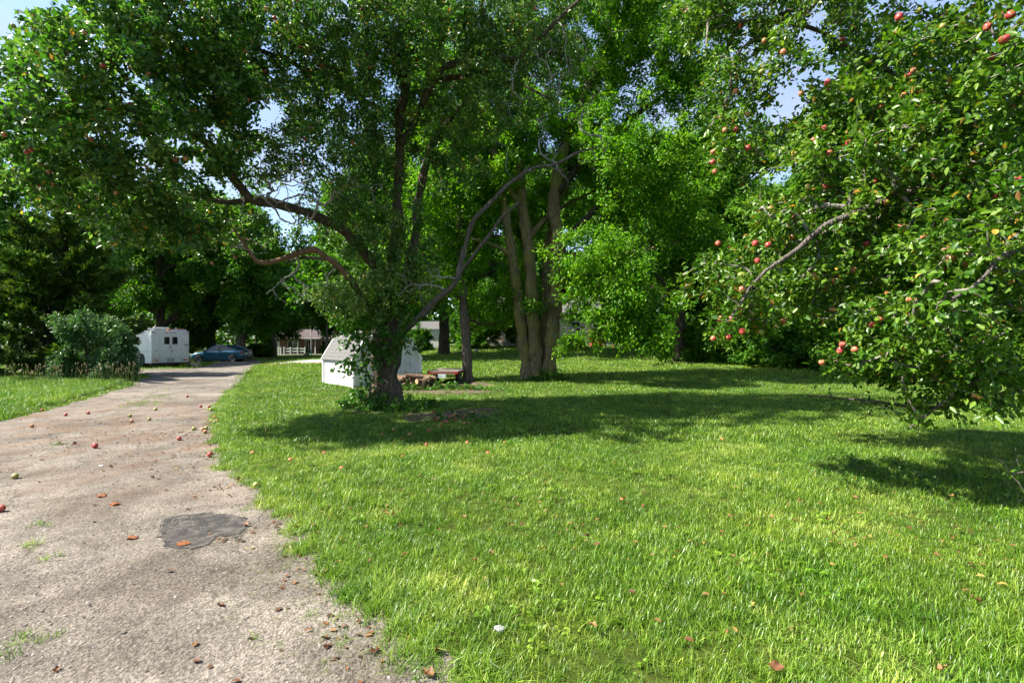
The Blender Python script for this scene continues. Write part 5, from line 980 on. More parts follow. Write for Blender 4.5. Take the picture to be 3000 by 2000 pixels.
for s in (-1, 1):
    dr = MB().box((-.012, s*.345, 1.50), (.03, .66, 1.62)).build('rear_door', m_tw, trk, bevel=.01)
    MB().box((-.03, s*.25, 1.93), (.02, .33, .52)).build('window_frame', m_rubber, dr, bevel=.008); MB().box((-.038, s*.25, 1.93), (.02, .26, .44)).build('pane', m_glass, dr, bevel=.009)
    for zz in (.95, 1.45, 2.2): MB().box((-.04, s*.68, zz), (.03, .10, .05)).build('hinge', m_tw, dr)
    MB().box((-.05, s*.06-.0, 1.48 if s > 0 else 1.18), (.05, .05, .17)).build('handle', m_chrome, dr)
    MB().box((-.012, s*.93, 1.55 if s < 0 else 1.18), (.03, .46, .95 if s < 0 else .80)).build('locker_door', m_tw, trk, bevel=.008)
    MB().tube([(-.02, s*.90, 1.6 if s < 0 else 1.22), (-.045, s*.90, 1.6 if s < 0 else 1.22)], .065, 10).build('lock_boss', m_chrome, trk)
    for k, mm_ in enumerate((m_orange, m_lens, m_lens_w)): MB().tube([(-.01, s*(1.03-.165*k), .56), (-.04, s*(1.03-.165*k), .56)], .06, 14).build('tail_light', mm_, trk)
    MB().box((-.05, s*.62, .80), (.08, .14, .06)).build('step_bracket', m_tw, trk)
    wheel(trk, (1.5, s*.98, .40), .40, .26, (0, s, 0)); wheel(trk, (6.6, s*.95, .40), .40, .24, (0, s, 0))
for y_ in (-1.07, -.25, 0, .25, 1.05): MB().box((-.02, y_, 2.52), (.03, .13, .05)).build('marker_light', m_lens, trk)
for s in (-1, 1): MB().box((.25, s*(Wt/2+.01), 2.5), (.12, .03, .05)).build('marker_light', m_lens, trk)
MB().box((-.04, -1.0, 1.60), (.02, .2, .05)).build('reflector_bar', m_rubber, trk)
MB().box((-.02, .02, .56), (.02, .37, .2)).build('plate_recess', m_rubber, trk); MB().box((-.035, .02, .56), (.01, .28, .13)).build('licence_plate', m_cream, trk)
MB().box((-.1, 0, .34), (.3, Wt+.06, .10)).build('bumper', mat('rusty_bumper', (.06, .045, .04), .7, .3), trk, bevel=.01)
MB().box((2.6, 0, .30), (5.0, .9, .14)).build('chassis', m_rubber, trk)
MB().box((.75, .45, 2.75), (1.0, 1.02, .26)).build('air_conditioner', m_cream, trk, bevel=.07); MB().lathe([(.0, .0), (.075, 0), (.07, .09), (.04, .13), (0, .14)], (.12, .12, 2.62), 12).build('beacon', m_orange, trk)
MB().tube([(.4, -.2, 2.75), (4.6, -.2, 2.78)], .06, 8).build('red_pipe', mat('red_paint', (.33, .07, .045), .6), trk); MB().tube([(.3, -.75, 2.74), (4.8, -.7, 2.76)], .05, 8).tube([(.3, -1.0, 2.74), (4.8, -1.0, 2.76)], .05, 8).build('roof_ladder', mat('faded_red', (.36, .13, .10), .7), trk)
for xx in (.3, 2.4, 4.6): MB().box((xx, -.6, 2.67), (.06, 1.05, .08)).box((xx, -.45, 2.78), (.06, .06, .2)).build('roof_rack', m_tw, trk)
MB().box((2.6, Wt/2+.012, 1.15), (5.1, .02, .03)).build('side_seam', m_chrome, trk); MB().tube([(1.5, Wt/2+.003, .55), (1.5, Wt/2+.02, .55)], .48, 20).build('wheel_arch', m_rubber, trk)

# ------------------------------------------------------------------ cars
def car(name, loc, rz, paint, label):
    c = empty(name, loc, label, 'car', 'cars parked beside the truck', rz)
    st_ = [(-2.24, .42, .70, .62), (-2.18, .30, .98, .76), (-1.9, .22, 1.05, .84), (-1.3, .19, 1.02, .87), (-.4, .18, .96, .88), (.5, .18, .94, .88), (1.0, .18, .93, .87), (1.6, .20, .84, .86), (2.0, .24, .72, .80), (2.2, .34, .58, .64)]
    V, Fs = [], []
    for x, zl, zb, hw in st_:
        ring = [(hw*.80, zl), (hw*.97, zl+.10), (hw, zl+(zb-zl)*.55), (hw*.97, zb-.06), (hw*.86, zb), (hw*.4, zb+.025)]
        V += [(x, y, z) for y, z in ring]+[(x, -y, z) for y, z in ring[::-1]]
    k = 12
    for i in range(len(st_)-1):
        for j in range(k): Fs.append((i*k+j, i*k+(j+1) % k, (i+1)*k+(j+1) % k, (i+1)*k+j))
    Fs += [tuple(range(k))[::-1], tuple((len(st_)-1)*k+j for j in range(k))]
    body = MB(); body.add(V, Fs); ob = body.build('body', paint, c, True)
    md = ob.modifiers.new('s', 'SUBSURF'); md.levels = 2; md.render_levels = 2
    gp = [(1.08, .90, .78), (.28, 1.40, .58), (-.30, 1.44, .58), (-.80, 1.41, .57), (-1.72, 1.04, .70)]
    g_ = MB(); n5 = len(gp); g_.add([(x, s*w, z) for s in (1, -1) for x, z, w in gp]+[(-1.72, .70, .88), (1.08, .78, .85), (-1.72, -.70, .88), (1.08, -.78, .85)], [(0, 5, 6, 1), (1, 6, 7, 2), (2, 7, 8, 3), (3, 8, 9, 4), (0, 1, 2, 3, 4, 10, 11), (5, 13, 12, 9, 8, 7, 6)]); g_.build('glass', m_glass, c)
    rf = MB(); rf.add([(x, s*(w+.012), z+.012) for x, z, w in gp[1:4] for s in (1, 0, -1)], [(0, 3, 4, 1), (1, 4, 5, 2), (3, 6, 7, 4), (4, 7, 8, 5)])
    for i in (1, 4, 7): rf.v[i] = (rf.v[i][0], 0, rf.v[i][2]+.03)
    rf.build('roof', paint, c, True)
    for s in (1, -1):
        MB().bar((1.10, s*.785, .90), (.27, s*.59, 1.41), .06, .05).build('pillar', paint, c); MB().bar((-.22, s*.865, .93), (-.22, s*.60, 1.43), .05, .03).build('pillar', m_rubber, c)
        MB().bar((-.78, s*.585, 1.42), (-1.75, s*.71, 1.04), .16, .05).build('pillar', paint, c); MB().bar((.30, s*.59, 1.415), (-.80, s*.585, 1.42), .05, .04).build('roof_rail', paint, c)
        for x0, x1 in ((-1.12, -.25), (-.19, .98)):
            dr = MB().box(((x0+x1)/2, s*.872, .60), (x1-x0, .018, .58)).build('door', paint, c, bevel=.008); MB().box((x0+.16, s*.892, .80), (.17, .025, .03)).build('handle', paint, dr, bevel=.006)
        MB().box((.82, s*.96, .97), (.10, .18, .12)).build('mirror', paint, c, bevel=.03)
        MB().box((-2.06, s*.66, .86), (.26, .26, .15)).build('tail_light', m_lens, c, bevel=.03); MB().box((1.98, s*.60, .66), (.32, .28, .13)).build('headlight', m_lens_w, c, bevel=.04)
        for x in (-1.36, 1.36):
            MB().tube([(x, s*.70, .345), (x, s*.884, .345)], .365, 24).build('wheel_arch', m_rubber, c); wheel(c, (x, s*.825, .315), .315, .20, (0, s, 0), m_silver, 10)
    MB().box((-2.235, 0, .72), (.03, .5, .11)).build('licence_plate', m_plate, c); MB().box((-2.2, 0, .36), (.12, 1.3, .16)).build('bumper', m_rubber, c, bevel=.03)
    MB().box((0, .874, .22), (2.2, .03, .08)).box((0, -.874, .22), (2.2, .03, .08)).build('sill', paint, c); MB().bar((-.7, 0, 1.45), (-.85, 0, 1.50), .03).build('antenna', m_rubber, c)
    c.scale = (.98, 1, 1.07); return c
m_silver = mat('alloy', (0.55, 0.55, 0.56), .3, .8)
m_blue = mat('blue_paint', (0.022, 0.10, 0.155), .25, .35, coat=.8); m_sil = mat('silver_paint', (0.30, 0.33, 0.36), .28, .5, coat=.6)
d = 43.0; cp = Vector(((643-1500)/F*d, d, 0)); cp.z = gz(cp.x, cp.y); car('sedan_car', cp, math.radians(180+11), m_blue, 'blue sedan parked with its tail lamps towards the maple')
c2 = cp+Vector((-.95, 2.5, 0)); c2.z = gz(c2.x, c2.y); car('sedan_car', c2, math.radians(180+11), m_sil, 'silver car mostly hidden behind the blue sedan')
m_rock = mat('tan_rock', (0.27, 0.20, 0.14), .9, noise=(8, (0.38, 0.30, 0.22), .4, .6), bump=(20, .6, .02))
def rock(px, d, r, seed, label, sq=.6, m=None):
    bm = bmesh.new(); bmesh.ops.create_icosphere(bm, subdivisions=2, radius=1); R = random.Random(seed); k = [Vector((R.gauss(0, 1), R.gauss(0, 1), R.gauss(0, 1))).normalized() for _ in range(7)]
    for v in bm.verts: v.co *= .85+.22*max(v.co.normalized().dot(q) for q in k)-.05*R.random(); v.co.z *= sq
    me = bpy.data.meshes.new('rock'); bm.to_mesh(me); bm.free(); me.materials.append(m or m_rock); o = link('rock', me); o.scale = (r, r*.8, r); o.location = G(px, d)+Vector((0, 0, r*sq*.55)); o.rotation_euler = (0, 0, R.uniform(0, 6)); tag(o, label, 'rock', 'rocks about the garden')
rock(563, 36, .34, 1, 'tan rock at the truck bumper, nearest the truck'); rock(576, 36.3, .30, 2, 'tan rock in front of the blue car wheel, second from the truck'); rock(570, 35.6, .22, 3, 'smaller tan rock lying before the other two by the truck')
rock(712, 46, .45, 4, 'pinkish boulder at the foot of the stout maple trunk'); rock(898, 64, .45, 5, 'flat rock below the flagpole'); rock(1395, 38, .22, 6, 'dark grey stone on the lawn before the porch', .8, m_block)

# ------------------------------------------------------------------ brick house, fence, flagpole
m_brick = bpy.data.materials.new('red_brick'); m_brick.use_nodes = True; n = m_brick.node_tree; b = n.nodes['Principled BSDF']; bt = n.nodes.new('ShaderNodeTexBrick'); tcn = n.nodes.new('ShaderNodeTexCoord'); mpn = n.nodes.new('ShaderNodeMapping'); mpn.inputs['Rotation'].default_value = (math.pi/2, 0, 0)
bt.inputs['Color1'].default_value = (.17, .06, .04, 1); bt.inputs['Color2'].default_value = (.10, .04, .03, 1); bt.inputs['Mortar'].default_value = (.22, .19, .17, 1); bt.inputs['Scale'].default_value = 1.0; bt.inputs['Brick Width'].default_value = .23; bt.inputs['Row Height'].default_value = .075; bt.inputs['Mortar Size'].default_value = .01
n.links.new(tcn.outputs['Object'], mpn.inputs[0]); n.links.new(mpn.outputs[0], bt.inputs['Vector']); n.links.new(bt.outputs['Color'], b.inputs['Base Color']); b.inputs['Roughness'].default_value = .9
m_roof = mat('brown_roof', (0.045, 0.032, 0.033), .9, noise=(3, (0.07, 0.053, 0.055), .4, .6), bump=(30, .5, .01)); m_fence = mat('fence_white', (0.60, 0.62, 0.60), .6)
hb = Vector((-31, 72, gz(-31, 72))); hs = empty('brick_house', hb, 'low brick house with brown roof and white posts beyond the drive', 'house'); x0, x1 = -6, 7; E = 2.45
MB().box((.5, 3.5, E/2), (x1-x0, 5.5, E)).build('wall', m_brick, hs)
mb = MB(); mb.add([(x0-.5, -1.2, E), (x1+.5, -1.2, E), (x1+.5, 6.7, E), (x0-.5, 6.7, E), (x0+2.5, 2.7, E+1.35), (x1-2.5, 2.7, E+1.35)], [(0, 1, 5, 4), (1, 2, 5), (2, 3, 4, 5), (3, 0, 4), (0, 3, 2, 1)]); rf = mb.build('roof', m_roof, hs)
MB().box((-1.2, .6, E+.75), (.1, .1, .5)).build('vent_pipe', m_dark, rf); MB().box((.5, -1.22, E-.06), (x1-x0+1, .08, .14)).build('gutter', m_fence, hs)
for xx in (-3.2, -.4, 2.1, 5.0): MB().box((xx, -1.0, E/2), (.13, .13, E-.02)).build('porch_post', m_fence, hs)
for xx, w, zz, h in ((-4.8, 1.0, 1.35, 1.0), (-2.0, 1.3, 1.2, 1.5), (-.8+1.2, .9, 1.1, 2.0), (3.2, 1.6, 1.25, 1.5), (6, 1.0, 1.35, 1.1)):
    f = MB().box((xx, .73, zz), (w+.18, .06, h+.18)).build('window', m_fence, hs); MB().box((xx, .70, zz), (w, .04, h)).build('pane', m_glass, f); MB().box((xx, .68, zz), (.05, .05, h)).build('mullion', m_fence, f)
MB().box((.5, -.3, .06), (x1-x0, 2.2, .14)).build('porch_floor', m_block, hs)
def fence_run(pxs, d, label, rails=True):
    b_ = G(pxs[0], d); f = empty('rail_fence', b_, label, 'fence', 'white fence sections')
    for p in pxs: q = G(p, d)-b_; MB().box((q.x, q.y, .56), (.14, .14, 1.16)).build('post', m_fence, f)
    if rails:
        for i in range(len(pxs)-1):
            for zz in (.5, .88): a, e = G(pxs[i], d)-b_, G(pxs[i+1], d)-b_; MB().bar((a.x, a.y, a.z+zz), (e.x, e.y, e.z+zz), .04, .15).build('rail', m_fence, f)
fence_run([832, 851, 872, 893], 69, 'four-post white rail fence before the brick house porch'); fence_run([807, 816, 822], 69, 'short three-post white fence by the brick house end')
fb = G(911, 67); fl = empty('flagpole', fb, 'thin flagpole with a limp flag before the brick house', 'flagpole'); MB().tube([(0, 0, 0), (0, 0, 5.6)], .04, 8).build('pole', m_fence, fl); MB().tube([(0, 0, 0), (0, 0, .65)], .09, 8).build('base_sleeve', mat('green_sleeve', (.02, .20, .10), .5), fl)
mr_, mw_, mbl = mat('flag_red', (.40, .03, .04), .8), mat('flag_white', (.6, .6, .58), .8), mat('flag_blue', (.03, .05, .20), .8)
for i in range(7):
    mb = MB(); x_ = .05+i*.045; zz = [(4.9 if i < 3 else 5.1)-.0, 3.2+.15*math.sin(i*2)]; w_ = .03*math.sin(i*1.7)
    mb.add([(x_, w_, 5.3-.09*i), (x_+.05, w_+.02, 5.22-.09*i), (x_+.05+.04, w_+.04, 3.3+.12*i), (x_+.02, w_, 3.2+.1*i)], [(0, 1, 2, 3)]); mb.build('flag_stripe', mr_ if i % 2 == 0 else mw_, fl)
MB().add([(.05, -.03, 5.35), (.24, -.05, 5.1), (.27, -.05, 4.4), (.07, -.03, 4.6)], [(0, 1, 2, 3)]).build('flag_canton', mbl, fl)
wp = G(966, 52); o_ = MB().tube([(0, 0, 0), (0, 0, .9)], .09, 9).build('marker_post', m_deck); o_.location = wp; tag(o_, 'short grey wooden post with a pink ribbon beyond the shed', 'post'); MB().tube([(0, 0, .62), (0, 0, .70)], .1, 9).build('ribbon', mat('pink_ribbon', (.7, .04, .16), .6), o_)
# utility pole and wires
up_ = G(957, 62); po = empty('utility_pole', up_, 'grey utility pole half hidden behind the old apple tree', 'pole'); MB().tube([(0, 0, 0), (0, 0, 12)], [.16, .11], 9).build('shaft', m_deck, po); MB().box((0, 0, 11.2), (2.0, .1, .12), .6).build('crossarm', m_deck, po); MB().lathe([(.0, 0), (.25, 0), (.25, .8), (.1, .9), (0, .9)], (0, -.35, 9.2), 12).build('transformer', m_chrome, po)
for k, (zl, zr, lab) in enumerate(((8.4, 11.2, 'upper thin power line crossing before the dark trees'), (6.6, 9.0, 'lower thin power line crossing before the dark trees'))):
    a, e = Vector((-44, 33, zl)), up_+Vector((0, 0, zr)); mid = (a+e)/2; mid.z -= .8; o_ = MB().tube([a-mid+(Vector((0, 0, 0))), (a-mid)*.5+Vector((0, 0, -.25)), (0, 0, 0), (e-mid)*.5+Vector((0, 0, -.25)), e-mid], .018, 5).build('power_line', m_chrome); o_.location = mid; tag(o_, lab, 'wire', 'power lines')

# ------------------------------------------------------------------ cream house
m_sid = mat('cream_siding', (0.50, 0.46, 0.37), .7, noise=(2, (0.44, 0.40, 0.32), .4, .6)); m_iron = mat('black_iron', (.015, .015, .016), .5); m_grey_roof = mat('grey_roof', (.09, .088, .085), .9, bump=(30, .5, .01)); m_redwood = mat('red_stain', (.28, .055, .025), .7, noise=(12, (.20, .045, .022), .4, .6)); m_flower = mat('purple_flower', (.28, .12, .34), .8); m_pink = mat('pink_flower', (.65, .08, .28), .8)
hb = G(1420, 47); hz = hb.z; hs = empty('cream_house', hb, 'cream sided house with an iron-railed porch behind the lawn', 'house'); LH = 14.6
MB().box((LH/2, 4.2, .22), (LH, 5.4, .56)).build('foundation', m_block, hs)
for i in range(22): 
    mb = MB(); z_ = .5+i*.13; mb.add([(0, 1.5, z_), (LH, 1.5, z_), (LH, 1.53, z_+.135), (0, 1.53, z_+.135), (0, 1.53, z_), (LH, 1.53, z_)], [(0, 1, 2, 3), (0, 4, 5, 1)]); mb.build('siding_board', m_sid, hs)
MB().box((LH/2, 4.25, 1.9), (LH-.04, 5.4, 2.9)).build('wall', m_sid, hs)
MB().add([(-.4, 1.0, 3.3), (LH+.4, 1.0, 3.3), (LH+.4, 4.2, 5.2), (-.4, 4.2, 5.2), (LH+.4, 7.4, 3.3), (-.4, 7.4, 3.3)], [(0, 1, 2, 3), (3, 2, 4, 5), (0, 3, 5), (1, 4, 2), (0, 5, 4, 1)]).build('roof', m_grey_roof, hs)
MB().box((2.05, .7, .30), (4.1, 1.6, .46)).build('porch_floor', m_block, hs); MB().add([(-.3, -.3, 3.0), (4.3, -.3, 3.0), (4.3, 1.6, 3.35), (-.3, 1.6, 3.35), (-.3, -.3, 2.85), (4.3, -.3, 2.85), (4.3, 1.6, 2.85), (-.3, 1.6, 2.85)], [(0, 1, 2, 3), (4, 5, 1, 0), (5, 6, 2, 1), (7, 4, 0, 3), (7, 6, 5, 4)]).build('porch_roof', m_trim, hs)
rl = MB().box((2.05, -.05, .62), (4.0, .03, .03)).box((2.05, -.05, 1.38), (4.0, .04, .04)).build('porch_railing', m_iron, hs)
for i in range(34): MB().box((.1+i*.118, -.05, 1.0), (.018, .018, .76)).build('baluster', m_iron, rl)
for xx in (.08, 1.05, 2.7, 4.0): MB().box((xx, -.05, 1.7), (.05, .05, 2.35)).build('porch_post', m_iron, hs)
MB().tube([(2.66, -.16, 2.85), (2.66, -.16, .2), (2.75, -.2, -.02), (3.3, -.3, -.05)], .06, 8).build('downspout', m_trim, hs)
for xx, w, zz, h in ((1.2, .8, 1.75, 1.2), (8.8, 1.3, 1.9, 1.1), (11.4, 1.2, 1.9, 1.1)):
    f = MB().box((xx, 1.49, zz), (w+.2, .08, h+.2)).build('window', m_trim, hs); MB().box((xx, 1.45, zz), (w, .04, h)).build('pane', m_glass, f); MB().box((xx, 1.42, zz), (w, .04, .05)).build('sash_bar', m_trim, f)
dr = MB().box((2.35, 1.47, 1.55), (.95, .07, 2.05)).build('door', m_trim, hs); MB().box((2.35, 1.42, 1.7), (.6, .04, 1.3)).build('pane', m_glass, dr)
for k, xx in enumerate((.42, 1.42)):
    pt_ = Vector((hb.x+xx, hb.y-.2, hz+1.0)); r_ = empty('flower_basket', pt_, ('basket of purple flowers on the porch rail, nearest the house corner', 'basket of purple flowers on the porch rail, nearer the downspout')[k], 'flower basket', 'porch flower baskets')
    MB().lathe([(0, 0), (.13, .02), (.2, .18), (.0, .18)], n=10).build('pot', m_redwood, r_); R = np.random.default_rng(k); nA = 260; d_ = unit(R.normal(0, 1, (nA, 3))); nn_ = R.normal(0, 1, (nA, 3)); nn_ = unit(nn_-(nn_*d_).sum(1, keepdims=True)*d_); AA = dict(p=np.c_[R.normal(0, .13, (nA, 2)), .22+R.normal(0, .08, nA)], d=d_, n=nn_, l=np.full(nA, .07), w=np.full(nA, .06)); link('blossom', leaf_mesh('blossom', AA, np.full(nA, .5), m_flower, (0, 0, 0)), r_, 'stuff')
sb_ = G(1750, 44.5); sp = empty('wooden_steps', sb_, 'red-stained wooden steps with railing beside the cream house', 'steps')
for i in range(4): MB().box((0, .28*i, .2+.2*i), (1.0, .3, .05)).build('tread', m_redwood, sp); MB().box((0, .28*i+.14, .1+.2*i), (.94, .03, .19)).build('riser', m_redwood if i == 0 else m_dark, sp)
for s in (-1, 1): MB().prism([(-.2, 0), (1.1, 0), (1.1, .85), (.9, .85)], s*.5-.03, s*.5+.03, Matrix(((0, 1, 0, 0), (1, 0, 0, 0), (0, 0, 1, 0), (0, 0, 0, 1)))).build('stringer', m_redwood, sp); MB().box((s*.5, 1.0, 1.2), (.09, .09, 1.2)).build('post', m_redwood, sp)
MB().box((1.2, 1.6, .82), (3.6, 1.2, .06)).build('landing', m_redwood, sp)
for i in range(9): MB().box((.7+i*.28, 1.05, 1.35), (.07, .05, 1.0)).build('baluster', m_redwood, sp)
MB().box((1.85, 1.05, 1.85), (2.7, .09, .06)).build('handrail', m_redwood, sp)
for xx in (.9, 1.7, 2.6): MB().box((xx, 1.05, .4), (.1, .1, .8)).build('post', m_redwood, sp)
sheet('stone_path', blob2(sb_.x+1.3, sb_.y-1.0, 1.7, .6, 40, 3), .4, m_white_gravel, .02)
ob_ = G(1256, 46); w_ = empty('white_outbuilding', ob_, 'white board outbuilding glimpsed behind the old double-trunked tree', 'shed')
for i in range(13): MB().box((-1.4+i*.22, 0, 1.0), (.21, .03, 2.0)).build('board', m_white, w_)
MB().box((0, 1.3, 1.0), (2.9, 2.5, 1.98)).build('wall', m_white, w_); MB().add([(-1.6, -.2, 2.0), (1.6, -.2, 2.0), (1.6, 1.3, 2.8), (-1.6, 1.3, 2.8), (1.6, 2.8, 2.0), (-1.6, 2.8, 2.0)], [(0, 1, 2, 3), (3, 2, 4, 5), (0, 3, 5), (1, 4, 2), (0, 5, 4, 1)]).build('roof', m_grey_roof, w_)

# ------------------------------------------------------------------ fallen apples, rotten apples, single leaves
FA = [(123, 1202, 'red', 'red apple at the grass edge on the far side of the drive'), (193, 1216, 'red', 'dark red apple on the drive, second from the verge'), (259, 1211, 'red', 'red apple lying alone in mid drive, third from the verge'), (94, 1250, 'blush', 'pinkish apple on the drive below the verge'), (279, 1311, 'red', 'large red apple alone before the curled brown leaf'), (45, 1401, 'green', 'green and pink apple nearest the picture border'),
 (455, 1200, 'green', 'green apple on the drive just past the weed strip'), (381, 1219, 'green', 'small green apple left of the weed strip end'), (438, 1229, 'green', 'green apple beside a brown leaf in mid drive'), (386, 1236, 'blush', 'tan apple amid leaf crumbs in mid drive'), (548, 1161, 'red', 'farthest red apple, alone on the pale drive'),
 (588, 1191, 'red', 'brownish red apple near the lawn edge, left of a pair'), (612, 1193, 'red', 'red apple touching the lawn edge beside a green one'), (617, 1201, 'green', 'green apple just below the red one at the lawn edge'), (631, 1223, 'red', 'red apple in the row along the lawn edge'), (620, 1234, 'green', 'green apple of the cluster along the lawn edge'), (627, 1238, 'green', 'yellow green apple in the middle of the lawn edge cluster'), (636, 1237, 'blush', 'yellowish apple against the grass in the lawn edge cluster'),
 (568, 1258, 'green', 'green apple standing apart left of the crushed apples'), (594, 1261, 'blush', 'yellow bruised apple beside the crushed apples'), (604, 1256, 'green', 'green apple touching the crushed apples'), (600, 1267, 'blush', 'split yellow apple nearest the camera among the crushed ones'), (524, 1288, 'red', 'dark red apple alone in mid drive below the cluster'), (617, 1338, 'red', 'big red apple near the lawn edge with a pale chip beside it'), (750, 1428, 'green', 'bright green apple half in the grass at the drive edge'), (3, 1499, 'red', 'red apple cut off by the picture border')]
R = np.random.default_rng(9)
for px, py, kc, lab in FA:
    a = link('fallen_apple', APM[kc]); r = .040 if lab.startswith(('large', 'big')) else .033; g_ = GP(px, py+4); a.location = g_+Vector((0, 0, r*.92+.014)); a.scale = (r,)*3; a.rotation_euler = (R.uniform(1.1, 2.0), R.uniform(-.4, .4), R.uniform(0, 6.28)); tag(a, lab, 'apple', 'apples fallen on the drive')
for i in range(26):
    px, py = 1310+R.normal(0, 55), 1228+R.normal(0, 17); g_ = GP(px, max(py, 1190)); a = link('fallen_apple', APM[['red', 'blush', 'red', 'green'][i % 4]]); a.scale = (.031,)*3; a.location = g_+Vector((0, 0, .03)); a.rotation_euler = tuple(R.uniform(0, 6, 3)); tag(a, 'small windfall apple on the bare patch under the old apple tree', 'apple', 'windfalls on the bare patch')
for i in range(16):
    q = [(850, 1350), (950, 1330), (1060, 1310), (1370, 1300), (1180, 1340), (930, 1290), (780, 1260), (1250, 1305), (1120, 1275), (860, 1240), (1480, 1300), (2115, 1290), (1000, 1375), (1430, 1330), (740, 1330), (1200, 1275)][i]
    g_ = GP(*q); a = link('fallen_apple', APM[['blush', 'red', 'blush'][i % 3]]); a.scale = (.034,)*3; a.location = g_+Vector((0, 0, .012)); a.rotation_euler = tuple(R.uniform(0, 6, 3)); tag(a, 'windfall apple half sunk in the lawn grass', 'apple', 'windfalls in the lawn grass')
m_mush = mat('rotten_apple', (0.36, 0.11, 0.02), .35, noise=(30, (0.16, 0.05, 0.02), .4, .6), bump=(60, .8, .01))
for px, py, r, lab in ((298, 1458, .055, 'crushed orange-brown apple, upper of the two by the cracks'), (336, 1483, .05, 'crushed reddish apple, lower of the two by the cracks'), (389, 1582, .045, 'orange squashed apple left of the asphalt patch'), (536, 1600, .05, 'tan flattened apple on the asphalt patch edge'), (640, 1255, .06, 'crushed red apples trodden into the lawn edge')):
    bm = bmesh.new(); bmesh.ops.create_icosphere(bm, subdivisions=2, radius=1); RR = random.Random(px)
    for v in bm.verts: v.co *= RR.uniform(.55, 1.15); v.co.z *= .35
    me = bpy.data.meshes.new('rotten_apple'); bm.to_mesh(me); bm.free(); me.materials.append(m_mush); o = link('rotten_apple', me); o.scale = (r, r*.8, r); o.location = GP(px, py)+Vector((0, 0, .024)); tag(o, lab, 'apple', 'crushed apples on the drive')
def curl(name, px, py, l, tv, lab, lift=.02, rz=0, bendv=.5, cat='leaf', m=None):   # one dry leaf with a curled blade
    V, Fs, k = [], [], 6
    for i in range(k+1):
        t = i/k; w = .36*math.sin(math.pi*(t*.92+.04))**.8*(1-.3*t); zc = bendv*.5*(t-.5)**2*1.6
        for s in (-1, -.5, 0, .5, 1): V.append((s*w, t-.5, zc+abs(s)*w*1.0*(.6+.6*math.sin(i*1.9+s*2))))
    for i in range(k):
        for j in range(4): Fs.append((i*5+j, i*5+j+1, i*5+j+6, i*5+j+5))
    me = np_mesh(name, np.array(V), np.array(Fs), m or m_litter, tint=np.full(len(V), tv), smoothf=True); o = link(name, me); l *= .62; o.scale = (l,)*3; o.rotation_euler = (R.normal(0, .35), R.normal(0, .35), rz+R.normal(0, .6)); o.location = GP(px, py)+Vector((0, 0, lift)); tag(o, lab, cat, 'large fallen leaves')
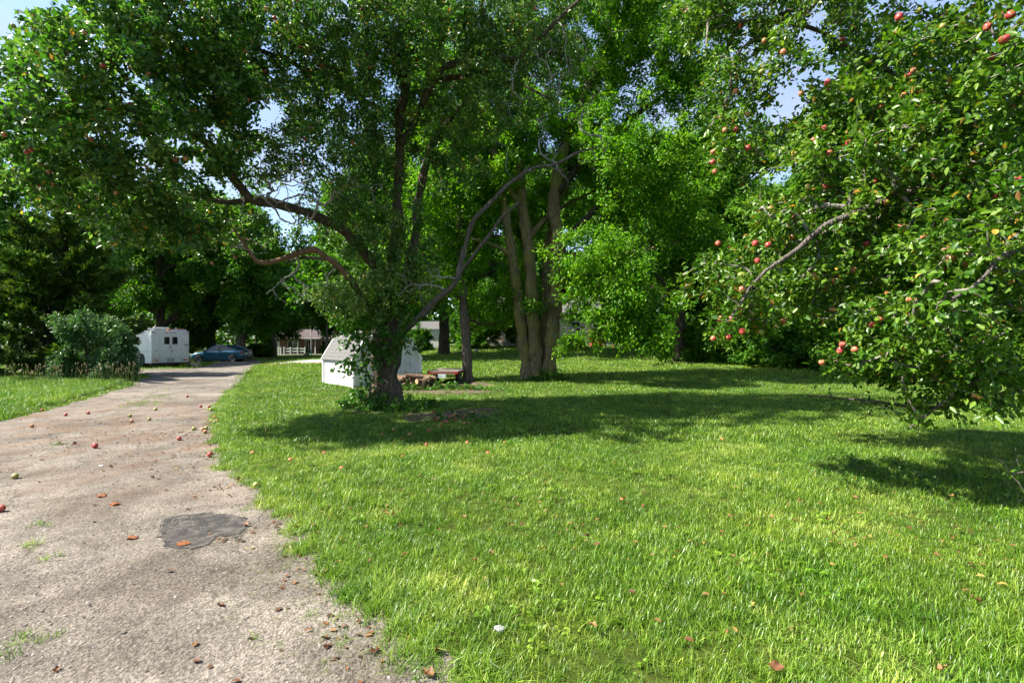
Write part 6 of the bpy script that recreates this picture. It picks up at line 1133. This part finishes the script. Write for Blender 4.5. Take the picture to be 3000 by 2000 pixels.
for a in ((219, 1307, .17, .25, 'long curled brown leaf behind the large red apple', .03, 1.5), (180, 1303, .16, .1, 'dark withered leaf clump beside the curled brown leaf', .03, 1.2), (323, 1372, .11, .35, 'curled rust leaf on the drive below the white chip', .025, 1.0), (445, 1403, .11, .45, 'tan curled leaf above the pale worn strip', .025, .9), (700, 1412, .13, .3, 'rust brown leaf where drive meets lawn', .03, .6),
  (758, 1480, .11, .2, 'dark brown leaf near the lawn above the asphalt patch', .025, 1.3), (720, 1546, .10, .6, 'tan crumpled leaf on the end of the asphalt patch', .03, .2), (812, 1555, .09, .15, 'dark rust leaf right of the asphalt patch', .025, .4), (868, 1556, .12, .6, 'tan leaf lying against the lawn edge', .04, .9), (848, 1620, .13, .98, 'green fallen leaf on the drive near the lawn', .025, 1.1), (945, 1690, .12, .97, 'large green-brown leaf where grass meets drive', .03, .8), (645, 1782, .09, .4, 'brown leaf lying alone on the near drive', .02, 1.4),
  (1100, 1920, .10, .3, 'rust leaf on the near drive close to the lawn corner', .025, .7), (1280, 1928, .09, .35, 'rust leaf in the grass edge at the bottom', .04, .3), (1255, 1990, .12, .5, 'tan leaf cluster at the bottom edge of the picture', .03, .5), (165, 1973, .07, .3, 'small orange leaf in the near drive corner', .02, 1.0), (1735, 1868, .10, .78, 'yellow leaf standing in the near lawn', .07, .3), (1825, 1482, .15, .7, 'pale dry leaf lying flat on the mid lawn', .06, 1.5),
  (2272, 1988, .11, .45, 'orange leaf at the bottom edge of the lawn', .06, 1.3), (1155, 1525, .10, .62, 'yellowish leaf upright in the grass left of centre', .06, .2), (1440, 1642, .08, .4, 'brown curled leaf in the middle of the near lawn', .06, .5), (1390, 1665, .08, .6, 'tan leaf just left of the brown curled one in the lawn', .06, 1.2), (1718, 1590, .08, .45, 'rust leaf in the mid lawn right of centre', .06, 1.4), (1625, 1478, .08, .5, 'orange leaf beyond the pale dry leaf', .06, 1.2), (2425, 1540, .10, .4, 'rusty leaf near the tree shadow', .06, 1.0), (2860, 1784, .10, .75, 'pale yellow leaf in the lawn near the border', .06, 1.4), (2790, 1470, .10, .8, 'yellow leaf in the tree shadow', .06, 1.1), (2760, 1995, .09, .75, 'pale leaf at the bottom right of the lawn', .06, 1.2), (1180, 1655, .07, .6, 'small tan leaf at the lawn side of the drive bend', .06, .5)): curl('fallen_leaf', *a)
o = rock.__name__ and None
bm = bmesh.new(); bmesh.ops.create_icosphere(bm, subdivisions=3, radius=1); RR = random.Random(5)
for v in bm.verts: v.co *= RR.uniform(.72, 1.1); v.co.z *= .6
me = bpy.data.meshes.new('paper_scrap'); bm.to_mesh(me); bm.free(); me.materials.append(mat('white_paper', (.30, .30, .30), .8)); o = link('paper_scrap', me); o.scale = (.036, .022, .012); o.rotation_euler = (.3, .2, .5); o.location = GP(1465, 1855)+Vector((0, 0, .03)); tag(o, 'crumpled white scrap lying in the near lawn', 'paper')
c_ = bpy.data.meshes.new('chip'); o = MB().box((0, 0, 0), (.055, .02, .012)).build('white_chip', m_trim, bevel=.004); o.location = GP(296, 1368)+Vector((0, 0, .022)); tag(o, 'small white chip of stone on the drive above the rust leaf', 'stone')
print('script done', round(time.time()-T0, 1), 's; triangles', sum(len(m.loops)-2*len(m.polygons) for m in bpy.data.meshes))
